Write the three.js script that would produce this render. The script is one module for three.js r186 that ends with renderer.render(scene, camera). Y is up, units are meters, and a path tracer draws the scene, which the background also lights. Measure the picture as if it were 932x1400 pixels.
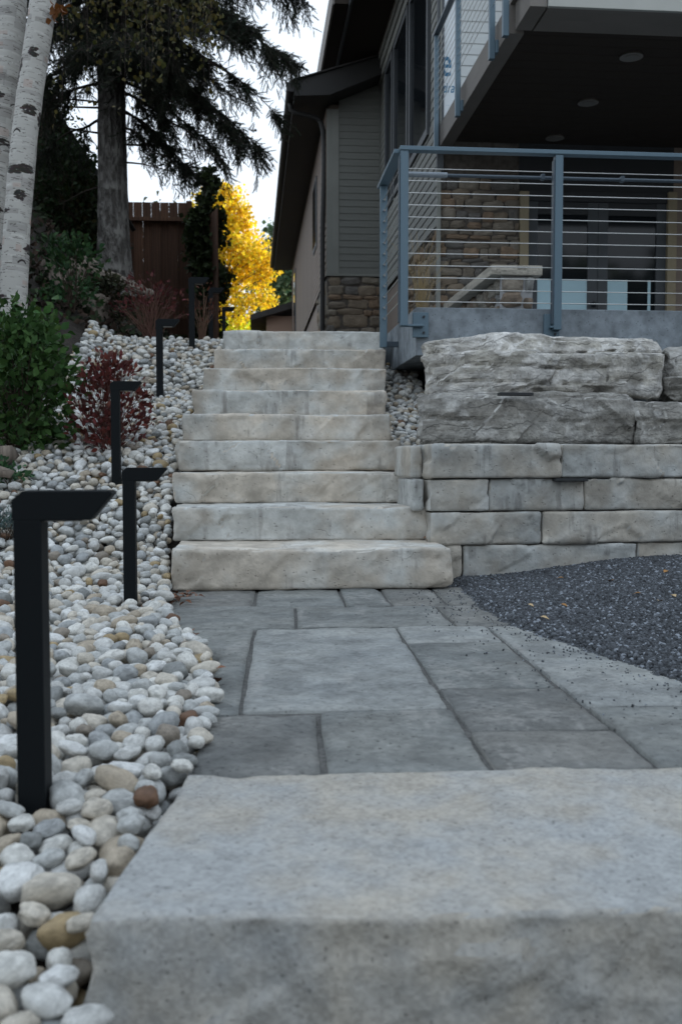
import * as THREE from 'three';
import { mergeGeometries, mergeVertices } from 'three/addons/utils/BufferGeometryUtils.js';
import { RoundedBoxGeometry } from 'three/addons/geometries/RoundedBoxGeometry.js';
import { ImprovedNoise } from 'three/addons/math/ImprovedNoise.js';

// ------------------------------------------------------------------ camera, sky, sun, exposure
const scene = new THREE.Scene();
const FOCAL = 1362, YAW = THREE.MathUtils.degToRad(3.4), PITCH = THREE.MathUtils.degToRad(-3.03);
const EYE = new THREE.Vector3(0, 0.573, 0);
const FORWARD = new THREE.Vector3(Math.sin(YAW) * Math.cos(PITCH), Math.sin(PITCH), -Math.cos(YAW) * Math.cos(PITCH));
const RIGHT = new THREE.Vector3(Math.cos(YAW), 0, Math.sin(YAW));
const UPWARD = new THREE.Vector3().crossVectors(RIGHT, FORWARD);
const camera = new THREE.PerspectiveCamera(2 * Math.atan(700 / FOCAL) * 180 / Math.PI, 681 / 1024, 0.05, 900);
camera.position.copy(EYE);
camera.lookAt(EYE.clone().add(FORWARD));
camera.focus = 4.1;
camera.userData.fStop = 5.0;

const SUN = new THREE.Vector3(0.70, 0.26, -0.70).normalize();
const sun = new THREE.DirectionalLight(new THREE.Color(1.0, 0.91, 0.76), 5);
sun.position.copy(SUN).multiplyScalar(90).add(new THREE.Vector3(0, 0, -20));
sun.target.position.set(0, 0, -20);
sun.castShadow = true;
sun.shadow.mapSize.set(4096, 4096);
Object.assign(sun.shadow.camera, { left: -60, right: 60, top: 40, bottom: -40, near: 1, far: 220 });
scene.add(sun, sun.target);

{
  const W = 512, H = 256, data = new Float32Array(W * H * 4);
  for (let j = 0; j < H; j++) for (let i = 0; i < W; i++) {
    const el = ((j + 0.5) / H - 0.5) * Math.PI, az = ((i + 0.5) / W - 0.5) * 2 * Math.PI;
    const d = new THREE.Vector3(Math.cos(el) * Math.cos(az), Math.sin(el), Math.cos(el) * Math.sin(az));
    const t = Math.pow(Math.max(0, Math.sin(el)), 1.0);
    const g = Math.pow(Math.max(0, d.dot(SUN)), 10) * 0.15;
    const c = el < 0 ? [0.30, 0.30, 0.30] : [0.51 + (0.405 - 0.51) * t + g, 0.56 + (0.475 - 0.56) * t + g * 0.9, 0.62 + (0.56 - 0.62) * t + g * 0.7];
    data.set([c[0], c[1], c[2], 1], (j * W + i) * 4);
  }
  const sky = new THREE.DataTexture(data, W, H, THREE.RGBAFormat, THREE.FloatType);
  sky.mapping = THREE.EquirectangularReflectionMapping;
  sky.magFilter = sky.minFilter = THREE.LinearFilter;
  sky.needsUpdate = true;
  scene.background = sky;
  scene.environment = sky;
}
const renderer = new THREE.WebGLRenderer({ antialias: true });
renderer.toneMapping = THREE.LinearToneMapping;
renderer.toneMappingExposure = 2.12;
renderer.shadowMap.enabled = true;
renderer.setSize(681, 1024);

// ------------------------------------------------------------------ helpers
function mulberry(a) { return () => { a |= 0; a = a + 0x6D2B79F5 | 0; let t = Math.imul(a ^ a >>> 15, 1 | a); t = t + Math.imul(t ^ t >>> 7, 61 | t) ^ t; return ((t ^ t >>> 14) >>> 0) / 4294967296; }; }
const perlin = new ImprovedNoise();
const noise = (x, y, z) => perlin.noise(x, y, z);
function fbm(x, y, z, o = 4) { let s = 0, a = 0.5; for (let i = 0; i < o; i++) { s += a * noise(x, y, z); x = x * 2.03 + 5.1; y = y * 2.03 + 1.7; z = z * 2.03 + 9.2; a *= 0.5; } return s; }
const clamp = (v, a, b) => Math.max(a, Math.min(b, v));
const smooth = (a, b, v) => { const t = clamp((v - a) / (b - a), 0, 1); return t * t * (3 - 2 * t); };
const lerp = (a, b, t) => a + (b - a) * t;
function hash(i, j, k) { let h = Math.imul(i | 0, 374761393) + Math.imul(j | 0, 668265263) + Math.imul(k | 0, 1274126177) | 0; h = Math.imul(h ^ h >>> 13, 1274126177); return ((h ^ h >>> 16) >>> 0) / 4294967296; }
// a pixel of the 932 x 1400 photograph at a depth in metres along the view
function pix(u, v, depth) { return EYE.clone().addScaledVector(FORWARD, depth).addScaledVector(RIGHT, (u - 466) * depth / FOCAL).addScaledVector(UPWARD, (700 - v) * depth / FOCAL); }
function interp(table, v) { // table of [key, value], keys falling
  if (v >= table[0][0]) return table[0][1];
  for (let i = 1; i < table.length; i++) if (v >= table[i][0]) return lerp(table[i - 1][1], table[i][1], (table[i - 1][0] - v) / (table[i - 1][0] - table[i][0]));
  return table[table.length - 1][1];
}
const taken = {};
function numbered(name) { const n = taken[name] = (taken[name] ?? -1) + 1; return n ? name + '_' + String(n).padStart(3, '0') : name; }
function shade(o) { o.castShadow = o.receiveShadow = true; return o; }
function tag(o, label, category, group) { o.userData.label = label; o.userData.category = category; if (group) o.userData.group = group; return o; }
function thing(name, label, category, group, pos = [0, 0, 0], turn = 0) {
  const g = new THREE.Group(); g.name = numbered(name); g.position.set(...pos); g.rotation.y = turn; tag(g, label, category, group); scene.add(g); return g;
}
function part(parent, name, geo, mat) { const m = shade(new THREE.Mesh(geo, mat)); m.name = name; parent.add(m); return m; }
function solo(name, geo, mat, label, category, group) { const m = part(scene, numbered(name), geo, mat); return tag(m, label, category, group); }
function structure(name, geo, mat) { const m = part(scene, numbered(name), geo, mat); m.userData.kind = 'structure'; m.userData.label = name.replace(/_/g, ' '); return m; }

// uv in metres by the main direction of each face
function boxUV(g, ou = 0, ov = 0) {
  if (g.index) { const n = g.toNonIndexed(); g = n; }
  const p = g.attributes.position, n = p.count, uv = new Float32Array(n * 2), a = new THREE.Vector3(), b = new THREE.Vector3(), c = new THREE.Vector3();
  for (let i = 0; i < n; i += 3) {
    a.fromBufferAttribute(p, i); b.fromBufferAttribute(p, i + 1); c.fromBufferAttribute(p, i + 2);
    const nx = Math.abs((b.y - a.y) * (c.z - a.z) - (b.z - a.z) * (c.y - a.y)), ny = Math.abs((b.z - a.z) * (c.x - a.x) - (b.x - a.x) * (c.z - a.z)), nz = Math.abs((b.x - a.x) * (c.y - a.y) - (b.y - a.y) * (c.x - a.x));
    [a, b, c].forEach((q, k) => {
      const [s, t] = ny >= nx && ny >= nz ? [q.x, -q.z] : nx > nz ? [q.z, q.y] : [q.x, q.y];
      uv[(i + k) * 2] = s + ou; uv[(i + k) * 2 + 1] = t + ov;
    });
  }
  g.setAttribute('uv', new THREE.BufferAttribute(uv, 2));
  return g;
}
const box = (w, h, d, r = 0.004) => { const m = Math.min(w, h, d) * 0.45; return boxUV(new RoundedBoxGeometry(w, h, d, 1, Math.min(r, m))); };
function tube(points, r0, r1, sides = 6, seg = 0) {
  const curve = new THREE.CatmullRomCurve3(points), n = seg || Math.max(2, (points.length - 1) * 3), F = curve.computeFrenetFrames(n, false), pos = [], nor = [], uv = [], idx = [];
  const L = curve.getLength();
  for (let i = 0; i <= n; i++) {
    const t = i / n, c = curve.getPointAt(t), r = typeof r0 === 'function' ? r0(t) : lerp(r0, r1, t);
    for (let j = 0; j <= sides; j++) {
      const a = j / sides * 2 * Math.PI, d = F.normals[i].clone().multiplyScalar(Math.cos(a)).addScaledVector(F.binormals[i], Math.sin(a));
      pos.push(c.x + d.x * r, c.y + d.y * r, c.z + d.z * r); nor.push(d.x, d.y, d.z); uv.push(j / sides, t * L);
    }
  }
  for (let i = 0; i < n; i++) for (let j = 0; j < sides; j++) { const a = i * (sides + 1) + j, b = a + sides + 1; idx.push(a, a + 1, b, b, a + 1, b + 1); }
  const g = new THREE.BufferGeometry();
  g.setAttribute('position', new THREE.Float32BufferAttribute(pos, 3)); g.setAttribute('normal', new THREE.Float32BufferAttribute(nor, 3)); g.setAttribute('uv', new THREE.Float32BufferAttribute(uv, 2)); g.setIndex(idx);
  return g;
}
// facets of broken stone: nearest cell's tilted plane
function facet(x, y, size, seed) {
  const X = x / size, Y = y / size, ix = Math.floor(X), iy = Math.floor(Y); let best = 9, h = 0;
  for (let i = -1; i <= 1; i++) for (let j = -1; j <= 1; j++) {
    const cx = ix + i + hash(ix + i, iy + j, seed), cy = iy + j + hash(ix + i, iy + j, seed + 7), d = (X - cx) ** 2 + (Y - cy) ** 2;
    if (d < best) { best = d; h = (hash(ix + i, iy + j, seed + 13) - 0.5) + (X - cx) * (hash(ix + i, iy + j, seed + 17) - 0.5) * 1.2 + (Y - cy) * (hash(ix + i, iy + j, seed + 23) - 0.5) * 1.2; }
  }
  return h;
}
// a block of stone: rounded box, rough sides, calmer top; centred in x and z, standing on y = 0
function stoneBlock(w, h, d, o = {}) {
  const { seed = 1, cell = 0.025, r = 0.012, rough = 0.012, facets = 0.012, fsize = 0.16, top = 0.004, strata = 0, shape, wobble = 0.006, flute = 0, gw = 0.09 } = o;
  const q = (l) => Math.max(2, Math.min(150, Math.round(l / cell)));
  let g = new THREE.BoxGeometry(w, h, d, q(w), q(h), q(d)); g.deleteAttribute('uv'); g.deleteAttribute('normal'); g = mergeVertices(g, 1e-5);
  const p = g.attributes.position, v = new THREE.Vector3(), inner = new THREE.Vector3(), n = new THREE.Vector3();
  const rr = Math.min(r, w / 2.1, h / 2.1, d / 2.1), S = seed * 3.71;
  for (let i = 0; i < p.count; i++) {
    v.fromBufferAttribute(p, i);
    const re = Math.min(rr * (1 + 0.7 * noise(v.x * 4 + S, v.z * 4, 3.3) + 2.2 * smooth(0.25, 0.6, noise(v.x * 5.3 + S, v.y * 9, v.z * 5.3))), h / 2.1, d / 2.1, w / 2.1);
    inner.set(clamp(v.x, -w / 2 + re, w / 2 - re), clamp(v.y, -h / 2 + re, h / 2 - re), clamp(v.z, -d / 2 + re, d / 2 - re));
    n.subVectors(v, inner); const len = n.length() || 1; n.divideScalar(len);
    v.copy(inner).addScaledVector(n, re);
    const side = Math.sqrt(n.x * n.x + n.z * n.z), up = Math.abs(n.y);
    const kx = n.x * n.x / (n.x * n.x + n.z * n.z + 1e-9);
    let e = side * (rough * 1.6 * fbm(v.x * 3 + S, v.y * 5, v.z * 3) + facets * (kx * facet(v.z + 7, v.y * 1.2, fsize, seed) + (1 - kx) * facet(v.x, v.y * 1.2, fsize, seed)) + flute * noise(v.x * 15 + 2 * noise(v.y * 6, S, 1), v.y * 3, S) + rough * 0.35 * fbm(v.x * 14, v.y * 14 + S, v.z * 14, 3));
    e += up * (top * 1.5 * fbm(v.x * 5, S, v.z * 5, 3) + top * 0.5 * noise(v.x * 22, S, v.z * 22));
    if (strata && side > 0.2) {
      const yy = v.y + 0.05 * noise(v.x * 1.6 + S, 2.2, v.z * 1.6) + 0.012 * noise(v.x * 6, S, v.z * 6), k = yy / (strata.h) + 40, f = k - Math.floor(k), id = Math.floor(k);
      const amp = strata.a * (0.5 + noise(v.x * 2.2 + id * 3.7, id * 1.3 + S, v.z * 2)) , groove = Math.exp(-Math.pow(Math.min(f, 1 - f) / gw, 2)), k2 = yy / 0.021 + 0.4 * noise(v.x * 5, S, 4), f2 = k2 - Math.floor(k2);
      e += side * strata.a * 0.22 * (hash(Math.floor(k2), seed, 8) - 0.5 - 0.9 * Math.exp(-Math.pow(Math.min(f2, 1 - f2) / 0.2, 2)) * clamp(noise(v.x * 3, Math.floor(k2) * 2.1, 1) * 2.5, 0, 1));
      e += side * ((hash(id, seed, 5) - 0.5) * 2 * amp - groove * strata.g * clamp(0.55 + 1.6 * noise(v.x * 3 + id * 5, S, 0.5), 0, 1.4));
    }
    v.addScaledVector(n, e);
    v.y += wobble * noise(v.x * 2.4, S, v.z * 2.4) * (v.y > 0 ? 1 : 0.3);
    v.y += h / 2;
    if (shape) shape(v);
    p.setXYZ(i, v.x, v.y, v.z);
  }
  g.computeVertexNormals();
  return boxUV(g, seed * 0.37, seed * 0.61);
}
// periodic value noise sheets for textures
function sheet(size, freq, oct, seed, sx = 1, sy = 1) {
  const out = new Float32Array(size * size);
  let amp = 1, total = 0;
  for (let o = 0; o < oct; o++) {
    const fx = Math.round(freq * sx * 2 ** o), fy = Math.round(freq * sy * 2 ** o);
    const lat = new Float32Array(fx * fy); const R = mulberry(seed * 101 + o * 17 + 3); for (let i = 0; i < lat.length; i++) lat[i] = R();
    for (let j = 0; j < size; j++) {
      const y = j / size * fy, y0 = Math.floor(y), ty0 = y - y0, ty = ty0 * ty0 * (3 - 2 * ty0), r0 = (y0 % fy) * fx, r1 = ((y0 + 1) % fy) * fx;
      for (let i = 0; i < size; i++) {
        const x = i / size * fx, x0 = Math.floor(x), tx0 = x - x0, tx = tx0 * tx0 * (3 - 2 * tx0), a = x0 % fx, b = (x0 + 1) % fx;
        out[j * size + i] += amp * ((lat[r0 + a] * (1 - tx) + lat[r0 + b] * tx) * (1 - ty) + (lat[r1 + a] * (1 - tx) + lat[r1 + b] * tx) * ty);
      }
    }
    total += amp; amp *= 0.55;
  }
  for (let i = 0; i < out.length; i++) out[i] /= total;
  return out;
}
// small pits, and wandering cracks, stamped into a sheet
function pitSheet(size, n, rMin, rMax, seed) {
  const out = new Float32Array(size * size), R = mulberry(seed);
  for (let k = 0; k < n; k++) { const x = R() * size, y = R() * size, r = rMin + (rMax - rMin) * R() ** 3, e = 0.6 + 0.8 * R(), w = Math.ceil(r * 1.6); for (let j = -w; j <= w; j++) for (let i = -w; i <= w; i++) { const q = Math.hypot(i * e, j / e) / r; if (q < 1) { const a = ((Math.floor(y + j) + size) % size) * size + (Math.floor(x + i) + size) % size; out[a] = Math.max(out[a], 1 - q * q); } } }
  return out;
}
function crackSheet(size, n, len, seed, flat = 0.3) {
  const out = new Float32Array(size * size), R = mulberry(seed);
  for (let k = 0; k < n; k++) { let x = R() * size, y = R() * size, a = (R() - 0.5) * 2 * flat + (R() < 0.5 ? Math.PI : 0), a0 = a; const L = len * (0.3 + R()), s = 0.4 + 0.6 * R(); for (let t = 0; t < L; t++) { a += (R() - 0.5) * 0.7; a += (a0 - a) * 0.08; x += Math.cos(a); y += Math.sin(a); const X = ((Math.floor(x) % size) + size) % size, Y = ((Math.floor(y) % size) + size) % size; out[Y * size + X] = Math.max(out[Y * size + X], s * Math.sin(Math.PI * t / L)); const q = ((Y + 1) % size) * size + X; out[q] = Math.max(out[q], 0.5 * s * Math.sin(Math.PI * t / L)); } }
  return out;
}
const toS = (v) => Math.round(255 * clamp(v <= 0.0031308 ? v * 12.92 : 1.055 * Math.pow(v, 1 / 2.4) - 0.055, 0, 1));
function colourMap(size, fn, repeat = 1) {
  const d = new Uint8Array(size * size * 4);
  for (let i = 0; i < size * size; i++) { const c = fn(i); d[i * 4] = toS(c[0]); d[i * 4 + 1] = toS(c[1]); d[i * 4 + 2] = toS(c[2]); d[i * 4 + 3] = 255; }
  return finish(new THREE.DataTexture(d, size, size), repeat, true);
}
function greyMap(size, fn, repeat = 1) {
  const d = new Uint8Array(size * size * 4);
  for (let i = 0; i < size * size; i++) { const c = Math.round(255 * clamp(fn(i), 0, 1)); d[i * 4] = d[i * 4 + 1] = d[i * 4 + 2] = c; d[i * 4 + 3] = 255; }
  return finish(new THREE.DataTexture(d, size, size), repeat, false);
}
function finish(t, repeat, srgb) {
  t.wrapS = t.wrapT = THREE.RepeatWrapping; t.magFilter = THREE.LinearFilter; t.minFilter = THREE.LinearMipmapLinearFilter; t.generateMipmaps = true;
  if (Array.isArray(repeat)) t.repeat.set(...repeat); else t.repeat.set(repeat, repeat);
  if (srgb) t.colorSpace = THREE.SRGBColorSpace; t.needsUpdate = true; return t;
}
const mix3 = (a, b, t) => [lerp(a[0], b[0], t), lerp(a[1], b[1], t), lerp(a[2], b[2], t)];
const mul3 = (a, k) => [a[0] * k, a[1] * k, a[2] * k];
const rgb = (r, g, b) => new THREE.Color().setRGB(r, g, b);
const std = (o) => new THREE.MeshStandardMaterial({ roughness: 0.9, metalness: 0, ...o });

// ------------------------------------------------------------------ materials
const M = {};
{
  const S = 1024, big = sheet(S, 3, 3, 1), mid = sheet(S, 10, 4, 2), fine = sheet(S, 90, 3, 3), streak = sheet(S, 6, 4, 4, 4, 0.5), spot = sheet(S, 40, 2, 5), pore = sheet(S, 110, 2, 6), blot = sheet(S, 24, 5, 8), pits = pitSheet(S, 1500, 1, 5, 41), cracks = crackSheet(S, 16, 190, 42, 0.7), seams = crackSheet(S, 60, 420, 43, 0.08);
  const contrast = (v, k) => clamp(0.5 + (v - 0.5) * k, 0, 1);
  // cast stone of steps and wall: beige and cool grey patches, drips, pores
  const castColour = (warm, cool, dark) => colourMap(S, (i) => {
    let c = mix3(warm, cool, contrast(big[i] * 0.6 + mid[i] * 0.4, 4.2));
    c = mul3(c, 0.72 + 0.34 * contrast(mid[i], 2) + 0.14 * (fine[i] - 0.5));
    const st = smooth(0.57, 0.76, streak[i]) * smooth(0.42, 0.62, mid[i]); c = mix3(c, dark, st * 0.55);
    c = mul3(c, 0.86 + 0.28 * contrast(blot[i], 2.2)); c = mul3(c, (1 - 0.32 * pits[i]) * (1 - 0.45 * cracks[i])); return c;
  }, 0.8);
  const castBump = greyMap(S, (i) => 0.5 * mid[i] + 0.35 * fine[i] + 0.25 * blot[i] - 0.35 * pits[i] - 0.3 * cracks[i], 0.8);
  M.step = std({ map: castColour([0.585, 0.52, 0.435], [0.52, 0.525, 0.50], [0.16, 0.14, 0.125]), bumpMap: castBump, bumpScale: 0.006, roughness: 0.92 });
  M.wall = std({ map: castColour([0.50, 0.46, 0.395], [0.42, 0.43, 0.415], [0.105, 0.095, 0.085]), bumpMap: castBump, bumpScale: 0.006, roughness: 0.94 });
  // coarse foreground slab
  const grit = sheet(S, 120, 2, 9);
  M.slabStep = std({ map: colourMap(S, (i) => { let c = mix3([0.40, 0.37, 0.32], [0.36, 0.367, 0.362], contrast(big[i] * 0.5 + mid[i] * 0.5, 3)); c = mul3(c, (0.74 + 0.26 * contrast(grit[i], 1.8) + 0.2 * contrast(blot[i], 2)) * (1 - 0.5 * pits[i])); return c; }, 1.3),
    bumpMap: greyMap(S, (i) => 0.5 * grit[i] + 0.3 * mid[i] + 0.2 * blot[i], 1.3), bumpScale: 0.003, roughness: 0.9 });
  // pavers, three tints
  const cleft = sheet(S, 5, 5, 12, 1, 2);
  const pb = greyMap(S, (i) => 0.55 * cleft[i] + 0.2 * fine[i] + 0.3 * blot[i] - 0.25 * pits[i], 0.9);
  M.pavers = [[[0.218, 0.222, 0.208], [0.168, 0.178, 0.174]], [[0.19, 0.187, 0.173], [0.146, 0.150, 0.145]], [[0.29, 0.296, 0.282], [0.232, 0.244, 0.242]]].map(([a, b], k) => std({
    map: colourMap(S, (i) => { const j = (i + k * 300007) % (S * S); let c = mix3(a, b, contrast(cleft[j] * 0.6 + big[j] * 0.4, 3)); c = mul3(c, (0.62 + 0.28 * contrast(mid[j], 2) + 0.26 * contrast(blot[j], 2.2) + 0.5 * (fine[j] - 0.42)) * (1 - 0.5 * pits[j])); return mix3(c, [0.34, 0.33, 0.31], 0.4 * smooth(0.56, 0.72, streak[j] * 0.5 + mid[j] * 0.3 + fine[j] * 0.2)); }, 0.9), bumpMap: pb, bumpScale: 0.013, roughness: 0.78 }));
  // quarried armour stone
  const lay = sheet(S, 4, 6, 20, 1, 5), lich = sheet(S, 14, 4, 21);
  const armour = (a, b, w) => std({ map: colourMap(S, (i) => { let c = mix3(a, b, contrast(lay[i], 3)); c = mix3(c, w, smooth(0.52, 0.68, lich[i]) * 0.75); c = mul3(c, 0.6 + 0.6 * contrast(fine[i] * 0.4 + mid[i] * 0.6, 1.8)); c = mul3(c, (0.72 + 0.5 * contrast(blot[i], 2.4)) * (1 - 0.5 * seams[i]) * (1 - 0.4 * pits[i])); return c; }, 1.0), bumpMap: greyMap(S, (i) => 0.5 * lay[i] + 0.25 * lich[i] + 0.2 * fine[i] + 0.25 * blot[i] - 0.45 * seams[i], 1.0), bumpScale: 0.026, roughness: 0.95 });
  M.armourPale = armour([0.37, 0.35, 0.305], [0.51, 0.49, 0.455], [0.65, 0.635, 0.605]);
  M.armourDark = armour([0.23, 0.218, 0.195], [0.32, 0.31, 0.285], [0.47, 0.46, 0.435]);
  // concrete patio edge
  M.concrete = std({ map: colourMap(S, (i) => { let c = mul3([0.22, 0.25, 0.275], 0.62 + 0.55 * contrast(big[i] * 0.6 + mid[i] * 0.4, 2) + 0.12 * (fine[i] - 0.5)); c = mul3(c, (0.8 + 0.4 * contrast(blot[i], 2)) * (1 - 0.6 * pits[i])); return c; }, 0.9), bumpMap: castBump, bumpScale: 0.002, roughness: 0.85 });
  M.pebbleMap = colourMap(512, (i) => { const k = (i % 512) + Math.floor(i / 512) * 2 * 0 + Math.floor(i / 512) * S; const t = 0.80 + 0.3 * (contrast(mid[k], 2) - 0.5) + 0.18 * (fine[k] - 0.5) + 0.22 * (contrast(blot[k], 2) - 0.5) - 0.25 * pits[k]; return [t, t * 0.995, t * 0.98]; }, 0.45);
  M.pebbleBump = greyMap(512, (i) => 0.6 * blot[(i % 512) + Math.floor(i / 512) * S] + 0.3 * mid[(i % 512) + Math.floor(i / 512) * S] - 0.3 * pits[(i % 512) + Math.floor(i / 512) * S], 0.45);
  M.soil = std({ map: colourMap(512, (i) => mul3([0.03, 0.024, 0.019], 0.5 + fine[(i % 512) + Math.floor(i / 512) * S] + 0.3 * mid[(i % 512) + Math.floor(i / 512) * S]), 0.8), bumpMap: castBump, bumpScale: 0.02, roughness: 1 });
  M.gravelBed = std({ map: colourMap(512, (i) => mul3([0.05, 0.054, 0.06], 0.3 + 1.2 * fine[(i % 512) + Math.floor(i / 512) * S]), 2), roughness: 1 });
  M.sand = std({ map: colourMap(512, (i) => mul3([0.12, 0.118, 0.112], 0.4 + fine[(i % 512) + Math.floor(i / 512) * S]), 3), roughness: 1 });
  // timber fence
  const grain = sheet(512, 5, 5, 30, 6, 0.6);
  M.timber = [0.9, 1.1, 1.35].map((k) => std({ map: colourMap(512, (i) => mul3(mix3([0.12, 0.058, 0.032], [0.07, 0.036, 0.022], contrast(grain[i], 2.5)), k), [3, 0.6]), bumpMap: greyMap(512, (i) => grain[i], [3, 0.6]), bumpScale: 0.004, roughness: 0.9 }));
  // spruce bark
  const bark = sheet(512, 9, 4, 33, 1.6, 1);
  M.spruceBark = std({ map: colourMap(512, (i) => mix3([0.075, 0.068, 0.062], [0.21, 0.20, 0.185], contrast(bark[i], 3)), [2, 1.1]), bumpMap: greyMap(512, (i) => contrast(bark[i], 2.4), [2, 1.1]), bumpScale: 0.05, roughness: 1 });
  const log = grain;
  M.log = std({ map: colourMap(512, (i) => mul3([0.20, 0.165, 0.135], 0.4 + 0.9 * contrast(log[i], 2)), [1, 1]), bumpMap: greyMap(512, (i) => log[i], [1, 1]), bumpScale: 0.02, roughness: 1 });
  // wall claddings
  const paint = (a) => std({ map: colourMap(512, (i) => mul3(a, 0.88 + 0.24 * mid[(i % 512) + Math.floor(i / 512) * S]), 0.6), roughness: 0.7 });
  M.sidingGreen = paint([0.205, 0.21, 0.19]); M.sidingPale = paint([0.55, 0.58, 0.58]); M.trimGreen = paint([0.26, 0.265, 0.24]); M.trimTan = paint([0.33, 0.275, 0.18]); M.sidingBrown = paint([0.24, 0.19, 0.155]);
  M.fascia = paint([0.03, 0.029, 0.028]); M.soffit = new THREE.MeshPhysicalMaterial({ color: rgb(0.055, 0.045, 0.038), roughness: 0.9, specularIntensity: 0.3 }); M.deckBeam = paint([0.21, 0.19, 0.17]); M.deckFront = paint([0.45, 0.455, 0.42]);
  M.veneer = [[0.31, 0.25, 0.185], [0.27, 0.23, 0.18], [0.35, 0.25, 0.17], [0.22, 0.205, 0.185], [0.34, 0.295, 0.235]].map((c) => std({ map: colourMap(256, (i) => mul3(c, 0.55 + 0.5 * mid[(i % 256) + Math.floor(i / 256) * S] + 0.5 * fine[(i % 256) + Math.floor(i / 256) * S]), 1), bumpMap: castBump, bumpScale: 0.02, roughness: 0.95 }));
  M.veneerPale = [[0.52, 0.48, 0.41], [0.44, 0.38, 0.31], [0.36, 0.28, 0.21], [0.47, 0.47, 0.45]].map((c) => std({ map: M.pebbleMap, color: rgb(...c), bumpMap: castBump, bumpScale: 0.02, roughness: 0.95 }));
  M.mortar = std({ map: colourMap(256, (i) => mul3([0.12, 0.105, 0.09], 0.6 + 0.8 * fine[(i % 256) + Math.floor(i / 256) * S]), 1), roughness: 1 });
  M.mortarPale = std({ color: rgb(0.34, 0.34, 0.34), roughness: 1 });
  M.shingle = std({ map: colourMap(512, (i) => mul3([0.05, 0.047, 0.045], 0.5 + mid[(i % 512) + Math.floor(i / 512) * S]), 1), roughness: 0.95 });
}
M.steelBlue = std({ color: rgb(0.10, 0.158, 0.20), roughness: 0.42, metalness: 0.15 });
M.steelDark = std({ color: rgb(0.075, 0.10, 0.125), roughness: 0.45, metalness: 0.2 });
M.cable = std({ color: rgb(0.62, 0.62, 0.60), roughness: 0.32, metalness: 0.9 });
M.bolt = std({ color: rgb(0.04, 0.045, 0.05), roughness: 0.5, metalness: 0.6 });
M.lamp = new THREE.MeshPhysicalMaterial({ color: rgb(0.006, 0.008, 0.0095), roughness: 0.62, specularIntensity: 0.28 });
M.lens = std({ color: rgb(0.22, 0.21, 0.19), roughness: 0.4 });
M.blackBar = std({ color: rgb(0.02, 0.022, 0.024), roughness: 0.6 });
M.glass = new THREE.MeshPhysicalMaterial({ color: rgb(0.012, 0.015, 0.018), roughness: 0.06, metalness: 0, ior: 1.5, specularIntensity: 0.6 });
M.winFrame = std({ color: rgb(0.07, 0.078, 0.085), roughness: 0.6 }); M.black = new THREE.MeshPhysicalMaterial({ color: rgb(0.05, 0.053, 0.057), roughness: 0.6, specularIntensity: 0.5 });
M.film = std({ color: rgb(0.50, 0.72, 0.80), roughness: 0.45 });
M.downlight = std({ color: rgb(0.24, 0.22, 0.20), roughness: 0.5 });

// ------------------------------------------------------------------ terrain
const T_LEFT = [[8, -0.55], [0, -0.5], [-0.6, -0.34], [-0.9, -0.23], [-1.2, -0.12], [-1.7, -0.04], [-2.3, -0.012], [-4.2, 0.0], [-4.6, 0.09], [-5.5, 0.43], [-7.17, 1.0], [-8.16, 1.46], [-8.7, 1.6], [-10.57, 1.78], [-12.2, 1.9], [-16, 2.45], [-31, 3.1], [-60, 3.5], [-300, 4]];
const T_RIGHT = [[8, -0.55], [0, -0.5], [-0.9, -0.3], [-1.4, -0.05], [-4.98, 0.0], [-5.12, 0.5], [-5.6, 0.52], [-6.4, 0.75], [-7.2, 1.0], [-11.6, 1.15], [-17, 2.3], [-31, 3.1], [-60, 3.5], [-300, 4]];
function surface(x, z) {
  let l = interp(T_LEFT, z);
  const bankSlope = interp([[0, 0], [-5.5, 0], [-7.8, 0.5], [-11.6, 1.1], [-16, 0.4], [-40, 0.1]], z);
  l += bankSlope * clamp(-1.3 - x, 0, 2.4);
  if (x < -0.6 && z > -9) l += 0.03 * noise(x * 1.7, z * 1.7, 0.4);
  const r = interp(T_RIGHT, z);
  return lerp(l, r, z > -5.0 ? smooth(0.70, 0.78, x) : smooth(0.98, 1.25, x));
}
{
  const xs = [], zs = [];
  for (const v of [-260, -120, -60, -30, -18, -12, -9, -7, -5.5]) xs.push(v);
  for (let x = -4.6; x <= 2.6; x += 0.1) xs.push(x);
  for (const v of [3.2, 4.5, 7, 12, 20, 40, 90, 260]) xs.push(v);
  for (const v of [120, 50, 20, 8, 4, 2]) zs.push(v);
  for (let z = 1; z >= -17; z -= 0.1) zs.push(z);
  for (const v of [-19, -22, -26, -31, -38, -46, -60, -90, -150, -320]) zs.push(v);
  const pos = [], uv = [], idx = [];
  for (const z of zs) for (const x of xs) {
    let y = surface(x, z) - 0.075;
    if (x > -0.3 && x < 1.35 && z > -4.6 && z < -1.3) y = -0.09;
    if (x > -0.4 && x < 1.5 && z >= -1.3 && z < 1.7) y = Math.min(y, -0.30);
    pos.push(x, y + (Math.abs(x) > 3 ? 0 : 0.012 * noise(x * 5, z * 5, 1)), z); uv.push(x, z);
  }
  for (let j = 0; j < zs.length - 1; j++) for (let i = 0; i < xs.length - 1; i++) { const a = j * xs.length + i, b = a + xs.length; idx.push(a, a + 1, b, a + 1, b + 1, b); }
  const g = new THREE.BufferGeometry(); g.setAttribute('position', new THREE.Float32BufferAttribute(pos, 3)); g.setAttribute('uv', new THREE.Float32BufferAttribute(uv, 2)); g.setIndex(idx); g.computeVertexNormals();
  structure('ground', g, M.soil);
}

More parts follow.
